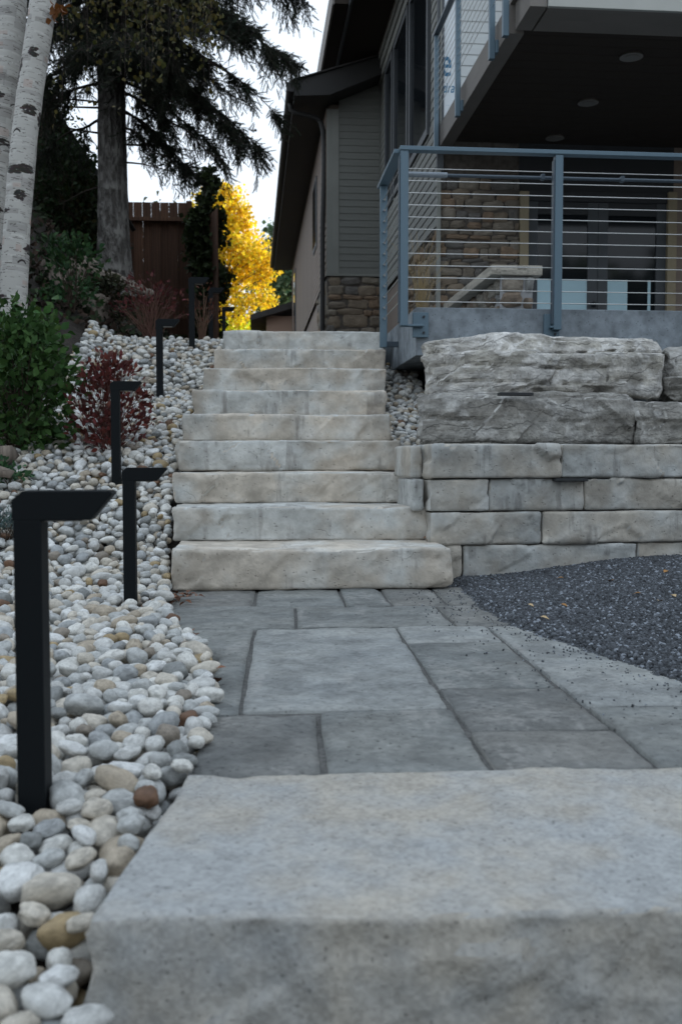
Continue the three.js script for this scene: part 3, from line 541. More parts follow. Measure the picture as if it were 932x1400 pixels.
// rubble veneer: rows of uneven stones
const rubble = [0, 1, 2, 3, 4, 5].map((k) => stoneBlock(1, 1, 0.5, { seed: 500 + k, cell: 0.26, r: 0.26, rough: 0.10, facets: 0.10, fsize: 0.5, top: 0.06, wobble: 0.05 }));
function veneer(g, facing, a0, a1, y0, y1, at, seed, mats = M.veneer, scale = 1, mortar = M.mortar) {
  const R = mulberry(seed);
  let y = y0;
  while (y < y1 - 0.02) {
    const h = Math.min(y1 - y, (0.04 + 0.10 * R()) * scale); let a = a0 - 0.1 * R() * scale;
    while (a < a1 - 0.015) {
      const w = (0.10 + 0.22 * R()) * scale, s0 = Math.max(a0, a), s1 = Math.min(a1, a + w); a += w; if (s1 - s0 < 0.03) continue;
      const m = part(g, 'veneer_stone', rubble[Math.floor(R() * 6)], mats[Math.floor(R() * mats.length)]), c = (s0 + s1) / 2, dep = 0.07 * (0.8 + 0.5 * R());
      const hh = h * (0.8 + 0.5 * R()), yj = y + h * 0.3 * (R() - 0.5); m.scale.set((s1 - s0) * (0.94 + 0.1 * R()), Math.min(hh, y1 - yj), dep * 2); m.rotation.z = 0.22 * (R() - 0.5);
      if (facing === 'front') m.position.set(c - g.origin[0], yj - g.origin[1], -(at + 0.02 - g.origin[2]));
      else { m.position.set(at + 0.02 - g.origin[0], yj - g.origin[1], -(c - g.origin[2])); m.rotation.set(0, Math.PI / 2, 0); }
    }
    y += h;
  }
  if (facing === 'front') slab(g, 'mortar', a0, a1, y0, y1, at + 0.012, at + 0.05, mortar); else slab(g, 'mortar', at + 0.012, at + 0.05, y0, y1, a0, a1, mortar);
}

// ------------------------------------------------------------------ patio slab, its foundation and its cable railing
{
  const p = houseThing('patio_slab', 'thick raised concrete patio slab with railing brackets on its edge', 'slab', null, 3.5, 1.256, 9);
  slab(p, 'slab', 1.075, 5.975, 1.256, 1.573, 6.55, 11.55, M.concrete, p, 0.007);
  slab(p, 'foundation', 1.35, 5.9, 0.4, 1.25, 7.2, 11.5, M.concrete);

  const r = houseThing('cable_railing', 'blue-grey steel railing with horizontal cables along the patio slab', 'railing', null, 2, 1.35, 6.49);
  const DF = 6.49, XL = 0.985, top = 2.56, bottom = 1.463;
  for (const X of [XL, 2.005, 3.03, 4.05]) {
    const post = slab(r, 'post', X - 0.026, X + 0.026, X === XL ? 1.44 : 1.425, top, DF - 0.028, DF + 0.028, M.steelBlue);
    slab(r, 'post_edge', X - 0.034, X - 0.0265, bottom, top - 0.03, DF - 0.02, DF + 0.034, M.steelDark, post);
    const px = X === XL ? X + 0.115 : X - 0.025;
    const plate = slab(r, 'bracket_plate', px - 0.05, px + 0.055, 1.372, 1.372 + 0.163, 6.515, 6.545, M.steelBlue);
    for (const dy of [0.03, 0.133]) { const b = new THREE.CylinderGeometry(0.009, 0.009, 0.014, 6); b.rotateX(Math.PI / 2); part(plate, 'bolt', place(b, r, px + 0.022, 1.372 + dy, 6.51), M.bolt); }
    slab(r, 'bracket_arm', Math.min(X, px) - 0.02, Math.max(X, px) + 0.018, 1.437, 1.452, DF - 0.02, 6.52, M.steelBlue, plate);
  }
  slab(r, 'top_rail', XL - 0.03, 4.4, top, top + 0.028, DF - 0.035, DF + 0.035, M.steelBlue);
  slab(r, 'top_rail', XL - 0.06, XL + 0.012, top - 0.002, top + 0.026, DF + 0.036, 7.40, M.steelBlue);
  const back = slab(r, 'post', XL - 0.052, XL + 0.0, 1.39, top - 0.004, 7.28, 7.32, M.steelBlue);
  slab(r, 'bracket_plate', XL - 0.03, XL + 0.10, 1.40, 1.44, 7.33, 7.37, M.steelDark);
  for (let k = 0; k < 12; k++) {
    const y = 1.60 + k * 0.0775;
    rod(r, 'cable', [XL, y, DF], [4.3, y, DF], 0.0032, M.cable);
    rod(r, 'cable', [XL - 0.025, y, DF + 0.02], [XL - 0.025, y, 7.30], 0.0032, M.cable);
    rod(r, 'cable_fitting', [XL - 0.025, y - 0.008, 7.235], [XL - 0.025, y + 0.004, 7.29], 0.0075, M.cable, back);
  }
  const pipe = houseThing('handrail_pipe', 'thin dark pipe running just behind the patio railing, partly wrapped', 'pipe', null, 1.1, 2.45, 6.72);
  rod(pipe, 'pipe', [1.03, 2.462, 6.66], [4.3, 2.462, 6.66], 0.011, M.steelDark, pipe, 10);
  rod(pipe, 'wrapping', [1.03, 2.463, 6.66], [1.30, 2.463, 6.66], 0.018, std({ color: rgb(0.26, 0.30, 0.34), roughness: 0.25 }), pipe, 9);
  for (const X of [1.95, 2.5]) slab(pipe, 'clip', X - 0.012, X + 0.012, 2.445, 2.485, 6.64, 6.68, M.steelDark);
}

// ------------------------------------------------------------------ knee wall with slab cap on the patio, and dry grass
{
  const k = houseThing('knee_wall', 'low stone knee wall with a pale slab cap standing on the patio', 'wall', null, 1.94, 1.573, 8.1);
  slab(k, 'core', 1.885, 2.03, 1.573, 1.92, 7.36, 9.1, M.mortarPale);
  veneer(k, 'front', 1.835, 2.075, 1.575, 1.925, 7.30, 71, M.veneerPale, 1.0, M.mortarPale); veneer(k, 'left', 7.37, 9.1, 1.575, 1.925, 1.845, 72, M.veneerPale, 1.0, M.mortarPale);
  const cap = box(0.385, 0.072, 1.85, 0.006); cap.translate(0, 0.036, 0); part(k, 'cap_stone', place(cap, k, 1.945, 1.928, 8.2), M.veneerPale[0]);
  const R = mulberry(12), c = houseThing('grass_clump', 'tall clump of dry straw-coloured grass behind the railing corner', 'grass', null, 1.62, 1.573, 9.6), blades = [];
  for (let i = 0; i < 60; i++) { const a = R() * 6.28, l = 0.8 + 0.6 * R(), s = 0.06 + 0.26 * R(), b = new THREE.Vector3(0.06 * (R() - 0.5), 0, 0.06 * (R() - 0.5)); blades.push(tube([b, b.clone().add(new THREE.Vector3(Math.cos(a) * s * 0.35, l * 0.65, Math.sin(a) * s * 0.35)), b.clone().add(new THREE.Vector3(Math.cos(a) * s, l * (0.9 - s * 0.2), Math.sin(a) * s))], 0.0035, 0.001, 3, 4)); }
  const bl = part(c, 'blades', mergeGeometries(blades), std({ color: rgb(0.36, 0.27, 0.14), roughness: 0.9 })); bl.userData.kind = 'stuff';
}

// ------------------------------------------------------------------ house
{
  const H = houseThing('house', 'dark house with lap siding, stone base and tall windows above the patio', 'house', null, 2.17, 1.2, 11.6);
  const XW = 2.17, DW = 16.9, XG = 1.268;
  // shell
  slab(H, 'wall', XW + 0.06, 3.13, 0.9, 4.3, 11.66, 11.9, M.mortar);
  slab(H, 'wall', 3.13, 5.0, 3.72, 4.3, 11.64, 11.9, M.black);
  slab(H, 'wall', 5.0, 18, 0.9, 4.3, 11.64, 11.9, M.sidingBrown);
  slab(H, 'wall', XW + 0.03, 18, 4.3, 7.2, 11.64, 11.9, M.sidingPale);
  slab(H, 'wall', XW + 0.03, XW + 0.25, 0.9, 7.2, 11.9, 31, M.sidingBrown);
  slab(H, 'wall', 17.75, 18, 0.9, 7.2, 11.9, 31, M.sidingBrown);
  slab(H, 'wall', XG + 0.03, 18, 1.8, 7.2, 31, 31.25, M.sidingBrown);
  slab(H, 'wall', XG + 0.03, XG + 0.2, 1.8, 6.5, 16.95, 31, M.sidingBrown);
  slab(H, 'wall', XG + 0.2, XW + 0.03, 1.8, 6.9, 16.93, 17.1, M.sidingGreen);
  // stone
  veneer(H, 'front', XW, 3.126, 1.573, 3.86, 11.6, 31);
  slab(H, 'corner_strip', XW - 0.035, XW + 0.012, 1.573, 3.9, 11.53, 11.575, M.trimGreen);
  veneer(H, 'left', 11.62, 14.6, 1.573, 3.3, XW, 32, M.veneer, 1.1);
  veneer(H, 'front', XG, XW, 2.3, 3.65, DW, 33, M.veneer, 1.45);
  veneer(H, 'left', DW, 19.4, 2.3, 3.65, XG, 34, M.veneer, 1.5);
  slab(H, 'stone_cap', XG - 0.02, XW, 3.65, 3.69, DW - 0.03, DW + 0.05, M.trimGreen);
  // wing end
  slab(H, 'corner_board', XG - 0.005, 1.465, 3.69, 6.40, DW - 0.03, DW + 0.02, M.trimGreen);
  siding(H, 'front', 1.465, XW, 3.69, 6.86, DW, M.sidingGreen);
  siding(H, 'left', DW + 0.02, 31, 3.66, 6.42, XG, M.sidingBrown, 0.115);
  const sw = slab(H, 'window', XG - 0.04, XG + 0.02, 4.65, 5.95, 19.2, 20.2, M.winFrame); slab(H, 'pane', XG - 0.05, XG - 0.035, 4.73, 5.87, 19.28, 20.12, M.glass, sw);
  const sw2 = slab(H, 'window', XG - 0.04, XG + 0.02, 3.9, 5.95, 28.4, 29.4, M.winFrame); slab(H, 'pane', XG - 0.05, XG - 0.035, 4.0, 5.87, 28.5, 29.3, M.glass, sw2);
  // wing roof, gutter, downspout
  profile(H, 'wing_roof', [[0.70, 6.43], [0.70, 6.66], [2.165, 7.12], [2.165, 6.84], [1.268, 6.46]], 16.40, 31.4, M.fascia);
  profile(H, 'wing_shingles', [[0.66, 6.655], [0.66, 6.675], [2.165, 7.148], [2.165, 7.124]], 16.36, 31.45, M.shingle);
  profile(H, 'gutter', [[0.58, 6.52], [0.58, 6.65], [0.695, 6.65], [0.695, 6.50], [0.62, 6.50]], 16.42, 31.4, M.fascia);
  const sp = [[0.66, 6.5], [0.68, 6.38], [1.12, 6.26], [1.19, 6.15], [1.195, 4.2], [1.195, 2.4]].map(([x, y]) => new THREE.Vector3(x - H.origin[0], y - H.origin[1], -(16.96 - H.origin[2])));
  part(H, 'downspout', tube(sp, 0.042, 0.042, 8, 40), M.fascia);
  // main roof with deep eaves
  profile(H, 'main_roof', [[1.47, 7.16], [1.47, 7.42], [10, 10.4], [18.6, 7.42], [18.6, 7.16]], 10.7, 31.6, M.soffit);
  profile(H, 'shingles', [[1.42, 7.425], [1.42, 7.45], [10, 10.45], [18.65, 7.45], [18.65, 7.425], [10, 10.405]], 10.65, 31.65, M.shingle);
  slab(H, 'fascia_board', 1.43, 1.469, 7.13, 7.42, 10.7, 31.6, M.winFrame);
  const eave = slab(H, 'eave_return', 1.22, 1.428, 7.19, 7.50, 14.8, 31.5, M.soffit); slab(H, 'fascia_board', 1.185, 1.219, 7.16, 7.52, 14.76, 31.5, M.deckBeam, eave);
  // tall windows in the left wall
  siding(H, 'left', 11.64, 16.86, 3.3, 4.5, XW, M.sidingGreen, 0.115);
  siding(H, 'left', 16.1, 16.86, 4.5, 6.8, XW, M.sidingGreen, 0.115);
  siding(H, 'left', 11.64, 12.05, 4.5, 6.8, XW, M.sidingGreen, 0.115);
  slab(H, 'corner_board', XW - 0.028, XW + 0.05, 3.9, 7.15, 11.575, 11.64, M.winFrame);
  for (const [y0, y1, x] of [[6.78, 6.9, 0.05], [6.905, 7.03, 0.075], [7.035, 7.16, 0.10]]) slab(H, 'frieze_board', XW - x, XW + 0.02, y0, y1, 11.66, 16.86, M.trimGreen);
  for (const [d0, d1] of [[15.25, 16.05], [13.75, 15.1], [12.15, 13.6]]) {
    const w = new THREE.Group(); w.name = 'window'; H.add(w);
    slab(H, 'frame', XW - 0.05, XW + 0.02, 4.5, 6.75, d0, d0 + 0.08, M.winFrame, w); slab(H, 'frame', XW - 0.05, XW + 0.02, 4.5, 6.75, d1 - 0.08, d1, M.winFrame, w);
    slab(H, 'frame', XW - 0.048, XW + 0.02, 4.5, 4.6, d0 + 0.081, d1 - 0.081, M.winFrame, w); slab(H, 'frame', XW - 0.048, XW + 0.02, 6.66, 6.75, d0 + 0.081, d1 - 0.081, M.winFrame, w);
    slab(H, 'pane', XW - 0.02, XW + 0.01, 4.6, 6.66, d0 + 0.081, d1 - 0.081, M.glass, w);
  }
  // wall above the balcony: wrapped strip with print, then pale siding
  const cv = document.createElement('canvas'); cv.width = 256; cv.height = 1024; const cx = cv.getContext('2d'); cx.fillStyle = '#dfe6ea'; cx.fillRect(0, 0, 256, 1024);
  cx.fillStyle = '#2f6f93'; cx.font = 'bold 250px sans-serif'; cx.textAlign = 'center'; cx.fillText('e', 78, 640); cx.font = 'bold italic 92px sans-serif'; cx.fillText('dra', 104, 760); cx.fillStyle = '#7fa4b8'; cx.font = '34px sans-serif'; cx.fillText('- - -', 100, 860);
  const ct = new THREE.CanvasTexture(cv); ct.colorSpace = THREE.SRGBColorSpace;
  const wrap = new THREE.PlaneGeometry(0.235, 1.62); const wp = part(H, 'house_wrap', place(wrap, H, 2.30, 5.2, 11.612), std({ map: ct, roughness: 0.6 })); wp.userData.label = 'white building wrap with blue print';
  siding(H, 'front', 2.42, 4.4, 4.5, 7.1, 11.62, M.sidingPale, 0.125);
  slab(H, 'corner_board', XW - 0.0, XW + 0.018, 4.3, 7.15, 11.56, 11.574, M.trimGreen);
  // doors under the balcony
  slab(H, 'door_casing', 3.126, 3.231, 1.573, 3.70, 11.57, 11.70, M.trimTan); slab(H, 'door_casing', 4.912, 5.02, 1.573, 3.73, 11.57, 11.70, M.trimTan);
  slab(H, 'door_head', 3.232, 4.911, 3.60, 3.72, 11.60, 11.72, M.black);
  for (const [x0, x1, hinge] of [[3.232, 4.078, 1], [4.082, 4.911, -1]]) {
    const d = new THREE.Group(); d.name = 'door'; H.add(d);
    slab(H, 'stile', x0, x0 + 0.12, 1.575, 3.598, 11.62, 11.68, M.winFrame, d); slab(H, 'stile', x1 - 0.12, x1, 1.575, 3.598, 11.62, 11.68, M.winFrame, d);
    slab(H, 'rail', x0 + 0.121, x1 - 0.121, 1.575, 1.85, 11.622, 11.678, M.winFrame, d); slab(H, 'rail', x0 + 0.121, x1 - 0.121, 3.45, 3.598, 11.622, 11.678, M.black, d);
    slab(H, 'pane', x0 + 0.121, x1 - 0.121, 1.85, 3.45, 11.64, 11.66, M.glass, d);
    const b = new THREE.SphereGeometry(0.035, 10, 8); if (hinge > 0) part(d, 'handle', place(b, H, x1 - 0.05, 2.40, 11.59), M.bolt);
    for (const [a, c] of hinge > 0 ? [[x0 + 0.122, x1 - 0.122]] : [[x0 + 0.122, 4.45], [4.70, 4.735]]) { const f = slab(H, 'protective_film', a, c, 1.86, 2.70, 11.632, 11.639, M.film, d, 0.001); f.userData.label = 'pale blue protective film on the lower glass'; }
  }
}
// ------------------------------------------------------------------ balcony over the patio
{
  const B = houseThing('balcony', 'balcony with dark underside, recessed lights and cable railing, over the patio', 'balcony', null, 5, 4.19, 9.8);
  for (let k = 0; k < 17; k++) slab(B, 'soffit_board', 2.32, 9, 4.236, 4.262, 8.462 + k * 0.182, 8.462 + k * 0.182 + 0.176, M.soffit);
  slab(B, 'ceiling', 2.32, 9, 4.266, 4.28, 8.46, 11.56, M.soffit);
  slab(B, 'floor', 2.19, 9, 4.42, 4.46, 8.0, 11.54, M.deckBeam);
  slab(B, 'side_beam', 2.17, 2.31, 4.175, 4.415, 8.48, 11.555, M.deckBeam);
  slab(B, 'front_beam', 2.38, 9, 4.19, 4.41, 8.015, 8.455, M.deckBeam);
  slab(B, 'front_fascia', 2.37, 9, 4.185, 4.62, 7.975, 8.012, M.deckFront);
  slab(B, 'end_cap', 2.225, 2.365, 4.19, 4.41, 8.0, 8.45, M.deckBeam);
  for (const D of [8.98, 10.15, 11.28]) { const c = new THREE.CylinderGeometry(0.095, 0.105, 0.02, 24); const ring = part(B, 'recessed_light', place(c, B, 3.44, 4.226, D), M.downlight); const l = new THREE.CylinderGeometry(0.07, 0.07, 0.008, 20); part(ring, 'lens', place(l, B, 3.44, 4.213, D), M.lens); }
  for (const D of [8.35, 8.83, 10.3, 11.5]) slab(B, 'railing_post', 2.09, 2.14, 4.09, 5.40, D - 0.028, D + 0.028, M.steelBlue);
  for (const D of [8.83, 10.3]) slab(B, 'bracket', 2.141, 2.169, 4.14, 4.25, D - 0.04, D + 0.04, M.steelBlue);
  slab(B, 'top_rail', 2.08, 2.15, 5.40, 5.43, 8.1, 11.55, M.steelDark);
  for (let k = 0; k < 11; k++) rod(B, 'cable', [2.115, 4.54 + k * 0.079, 8.2], [2.115, 4.54 + k * 0.079, 11.55], 0.0032, M.cable);
}

// ------------------------------------------------------------------ timber fence and neighbouring buildings
{
  const a = pix(172, 430, 16), b = pix(280, 430, 16), base = 2.5, fence = thing('timber_fence', 'brown timber board fence below the spruce', 'fence', null, [a.x, base, a.z], 0), top = 4.68, R = mulberry(8);
  const n = 7, x1 = b.x - a.x - 0.28, w = x1 / n;
  for (let k = 0; k < n; k++) { const g = box(w + (k === 2 || k === 5 ? -0.012 : 0.012), 1.80 + 0.01 * R(), 0.02, 0.003); const m = part(fence, 'board', g, M.timber[Math.floor(R() * 3)]); m.position.set(w * (k + 0.5), 0.99, -0.045 + 0.022 * (k % 2)); }
  for (let k = 0; k < n; k++) { const m = part(fence, 'top_board', box(w - 0.005, 0.30, 0.02, 0.003), M.timber[(k + 1) % 3]); m.position.set(w * (k + 0.5), 2.025, 0); }
  for (const y of [1.90, 0.35]) { const m = part(fence, 'rail', box(x1, 0.06, 0.05, 0.004), M.timber[1]); m.position.set(x1 / 2, y, 0.045); }
  for (const [x, h] of [[x1 + 0.04, 2.2], [x1 + 0.16, 1.98], [-0.05, 2.1]]) { const m = part(fence, 'post', box(0.09, h, 0.09, 0.006), M.timber[0]); m.position.set(x, h / 2, 0); }
  const m2 = thing('timber_fence', 'dark stretch of timber fence behind the path lights', 'fence', null, [b.x - 0.15, 2.2, b.z], -1.2);
  for (let k = 0; k < 8; k++) { const m = part(m2, 'board', box(0.14, 2.1, 0.02, 0.003), M.timber[k % 2]); m.position.set(0.08 + k * 0.15, 1.05, 0); }
}
{
  const s = thing('shed', 'dark shed with a steep roof behind the birch trunks', 'shed', null, pix(38, 95, 13).add(new THREE.Vector3(0.1, -3.35, 0)).toArray(), 0);
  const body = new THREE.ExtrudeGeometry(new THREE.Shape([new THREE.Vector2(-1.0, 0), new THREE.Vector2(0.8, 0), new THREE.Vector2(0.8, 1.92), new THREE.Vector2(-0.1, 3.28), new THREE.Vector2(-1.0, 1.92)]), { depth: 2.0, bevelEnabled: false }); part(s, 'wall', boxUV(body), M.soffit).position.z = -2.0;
  for (const k of [-1, 1]) { const r = box(1.95, 0.07, 2.3, 0.01); const m = part(s, 'roof', r, M.shingle); m.position.set(-0.1 + k * 0.51, 2.58, -1.0); m.rotation.z = -k * 0.985; }
  const g = thing('garage', 'low garage with pinkish wall and dark roof beyond the top step', 'garage', null, [0.6, 3.3, -33.5], 0.02);
  part(g, 'wall', (() => { const q = box(5, 1.75, 4); q.translate(1.4, 0.875, 0); return q; })(), std({ color: rgb(0.42, 0.29, 0.22), roughness: 0.9 }));
  const rf = new THREE.ExtrudeGeometry(new THREE.Shape([new THREE.Vector2(-1.6, 1.55), new THREE.Vector2(-1.6, 1.72), new THREE.Vector2(1.4, 2.7), new THREE.Vector2(4.4, 1.72), new THREE.Vector2(4.4, 1.55), new THREE.Vector2(1.4, 2.45)]), { depth: 4.8, bevelEnabled: false }); rf.translate(0, 0, -2.4); part(g, 'roof', boxUV(rf), M.shingle);
}

// ------------------------------------------------------------------ foliage helpers
const leafMat = (c, through = 0.35) => new THREE.MeshPhysicalMaterial({ color: rgb(...c), roughness: 0.75, transmission: through, thickness: 0, side: THREE.DoubleSide, specularIntensity: 0.35 });
function scatter(parent, name, geo, mat, items, tint) { // items: {p, dir, size}
  const im = new THREE.InstancedMesh(geo, mat, items.length), m = new THREE.Matrix4(), q = new THREE.Quaternion(), q2 = new THREE.Quaternion(), Y = new THREE.Vector3(0, 1, 0), c = new THREE.Color();
  items.forEach((it, i) => { q.setFromUnitVectors(Y, it.dir); q2.setFromAxisAngle(Y, it.roll); m.compose(it.p, q.multiply(q2), new THREE.Vector3(it.size, it.size, it.size)); im.setMatrixAt(i, m); const t = tint(i, it); im.setColorAt(i, c.setRGB(t[0], t[1], t[2])); });
  im.name = name; im.userData.kind = 'stuff'; shade(im); parent.add(im); return im;
}
const randDir = (R) => { const z = 2 * R() - 1, a = R() * 6.2832, s = Math.sqrt(1 - z * z); return new THREE.Vector3(s * Math.cos(a), z, s * Math.sin(a)); };
// leafy shrub: stems from the base, leaves in uneven clumps, the largest ones parts of their own
function shrub(name, label, base, rad, o) {
  const R = mulberry(o.seed), g = thing(name, label, o.category || 'shrub', o.group, base.toArray()), stems = [];
  const clumps = []; for (let k = 0; k < o.clumps; k++) { const d = randDir(R); d.y = Math.abs(d.y) * 1.1 - 0.12; const f = Math.pow(R(), 0.4); const q = 0.08 + 0.9 * R(), w = o.full ? Math.sqrt(Math.max(0.08, 1 - Math.pow((q - 0.4) / 0.62, 2))) : 1; clumps.push(o.full ? new THREE.Vector3(d.x * rad[0] * f * w, rad[1] * q, d.z * rad[2] * f * w) : new THREE.Vector3(d.x * rad[0] * f, rad[1] * (0.42 + 0.55 * d.y * f), d.z * rad[2] * f)); }
  for (const c of clumps) stems.push(tube([new THREE.Vector3((R() - 0.5) * rad[0] * 0.3, -0.05, (R() - 0.5) * rad[2] * 0.3), new THREE.Vector3(c.x * 0.5 + (R() - 0.5) * 0.06, c.y * 0.55, c.z * 0.5 + (R() - 0.5) * 0.06), c], o.stem || 0.005, 0.0015, 4, 6));
  const st = part(g, 'stems', mergeGeometries(stems), std({ color: rgb(...(o.stemColour || [0.07, 0.05, 0.035])), roughness: 0.95 })); st.userData.kind = 'stuff';
  const items = [];
  for (let k = 0; k < o.leaves; k++) {
    const c = clumps[Math.floor(R() * clumps.length)], d = randDir(R), p = c.clone().addScaledVector(d, o.spread * Math.pow(R(), 0.6)); if (p.y < 0.0) p.y = R() * 0.05;
    const out = p.clone().setY(p.y * 0.4).normalize().multiplyScalar(0.7).add(randDir(R).multiplyScalar(0.8)); out.y += o.lift ?? -0.1; items.push({ p, dir: out.normalize(), roll: R() * 6.28, size: o.size * (0.6 + 0.7 * R()) });
  }
  const geo = leafShape(o.width || 0.3, 0.25), tint = () => { const k = 0.6 + 0.8 * R(), y = R(); return [1 * k * (0.85 + 0.45 * y), k, k * (0.8 + 0.4 * R())]; };
  if (o.big) {
    const eye = EYE.clone().sub(base).normalize(); items.sort((a, b) => b.p.dot(eye) + b.size - a.p.dot(eye) - a.size);
    const mats = [0.7, 0.95, 1.25].map((k) => leafMat([o.colour[0] * k * (k > 1 ? 1.1 : 1), o.colour[1] * k, o.colour[2] * k], 0.3)), Y = new THREE.Vector3(0, 1, 0);
    for (const it of items.splice(0, o.big)) { const m = part(g, 'leaf', geo, mats[Math.floor(R() * 3)]); m.position.copy(it.p); m.quaternion.setFromUnitVectors(Y, it.dir).multiply(new THREE.Quaternion().setFromAxisAngle(Y, it.roll)); m.scale.setScalar(it.size); }
  }
  scatter(g, 'foliage', geo, leafMat(o.colour), items, tint); return g;
}
const onGround = (u, d, dy = 0) => { const p = pix(u, 600, d); p.y = surface(p.x, p.z) + dy - 0.03; return p; };

// ------------------------------------------------------------------ shrubs of the bank
const GREEN = [0.045, 0.105, 0.026];
{ const p = pix(26, 560, 5.9); p.y = surface(p.x, p.z) - 0.02; shrub('leafy_shrub', 'bushy bright green leafy shrub at the foot of the birch', p, [0.34, 0.80, 0.34], { seed: 1, full: 1, clumps: 90, leaves: 2800, spread: 0.18, size: 0.054, width: 0.34, colour: GREEN, big: 250, lift: -0.05 }); }
{ const p = pix(98, 450, 8.4); p.y = surface(p.x, p.z); shrub('leafy_shrub', 'darker upright green shrub behind the bright green one', p, [0.27, 0.52, 0.26], { seed: 2, full: 1, clumps: 40, leaves: 800, spread: 0.12, size: 0.055, width: 0.3, colour: [0.035, 0.085, 0.03], lift: 0.2 }); }
{ const p = pix(15, 615, 5.35); p.y = surface(p.x, p.z); shrub('small_plant', 'small green plant between pebbles below the bright green shrub', p, [0.13, 0.16, 0.12], { seed: 3, category: 'plant', clumps: 12, leaves: 150, spread: 0.05, size: 0.045, colour: [0.04, 0.11, 0.045], stem: 0.0025 }); }
{ const p = pix(2, 720, 4.75); p.y = surface(p.x, p.z); shrub('small_plant', 'blue-green needle-leaved plant among the pebbles', p, [0.13, 0.16, 0.12], { seed: 4, category: 'plant', clumps: 30, leaves: 900, spread: 0.05, size: 0.03, width: 0.08, colour: [0.10, 0.16, 0.155], stem: 0.003, lift: 0.3 }); }
{ const p = pix(150, 560, 5.9); p.y = surface(p.x, p.z); shrub('barberry', 'dark red barberry growing among the pebbles', p, [0.25, 0.56, 0.22], { seed: 5, full: 1, clumps: 90, leaves: 1000, spread: 0.07, size: 0.042, width: 0.27, colour: [0.12, 0.035, 0.03], stemColour: [0.12, 0.055, 0.045], stem: 0.0024, lift: 0.4 }); }
{ const p = pix(205, 470, 8.55); p.y = surface(p.x, p.z); shrub('thin_shrub', 'thin reddish shrub with bare twigs before the fence', p, [0.33, 0.55, 0.2], { seed: 6, clumps: 60, leaves: 330, spread: 0.07, size: 0.045, width: 0.22, colour: [0.10, 0.03, 0.028], stemColour: [0.15, 0.075, 0.055], stem: 0.004, lift: 0.5 }); }
{ const p = pix(276, 470, 8.9); p.y = surface(p.x, p.z); shrub('thin_shrub', 'thin brown twiggy shrub beside the uppermost path lights', p, [0.12, 0.5, 0.12], { seed: 7, clumps: 26, leaves: 90, spread: 0.06, size: 0.04, width: 0.2, colour: [0.12, 0.05, 0.03], stemColour: [0.15, 0.085, 0.055], stem: 0.0035, lift: 0.5 }); }
{ const p = pix(150, 430, 9.0); p.y = surface(p.x, p.z); shrub('leafy_shrub', 'low dark shrub under the fallen logs', p, [0.35, 0.35, 0.2], { seed: 8, full: 1, clumps: 50, leaves: 900, spread: 0.1, size: 0.05, colour: [0.04, 0.045, 0.022] }); }
for (const [u, v, d, k] of [[95, 300, 12.4, 0], [58, 200, 12.8, 1], [122, 330, 12.7, 2]]) { const p = pix(u, v, d); p.y = surface(p.x, p.z); shrub('dark_bush', ['dense dark green bush left of the spruce trunk', 'tall dark green bush right behind the birch trunk', 'dark green bush with fading leaves before the spruce trunk'][k], p, [0.45, [1.35, 1.9, 1.15][k], 0.4], { seed: 20 + k, full: 1, category: 'bush', clumps: 80, leaves: 2600, spread: 0.22, size: 0.06, width: 0.34, colour: [[0.03, 0.055, 0.02], [0.032, 0.05, 0.02], [0.05, 0.055, 0.018]][k], stem: 0.008 }); }

// ground cover and dead leaves of the bank
{
  const R = mulberry(61), items = [];
  for (let k = 0; k < 9000; k++) { const z = -6.2 - 8 * R(), x = -0.75 - 3.2 * R(); if (z > -8.4 && x > -1.5 + 0.12 * (z + 6)) continue; const d = randDir(R); d.y = Math.abs(d.y) * 0.7 + 0.15; items.push({ p: new THREE.Vector3(x, surface(x, z) - 0.07 + 0.05 * R(), z), dir: d.normalize(), roll: R() * 6.3, size: 0.04 + 0.06 * R() }); }
  const im = scatter(scene, 'ground_cover', leafShape(0.34, 0.3), std({ roughness: 0.95, side: THREE.DoubleSide }), items, () => { const k = 0.5 + R(), g = R(); return g < 0.45 ? [0.022 * k, 0.034 * k, 0.014 * k] : [0.048 * k, 0.03 * k, 0.02 * k]; });
  im.userData.label = 'low plants and dead leaves covering the dark bank'; im.userData.category = 'ground cover';
}
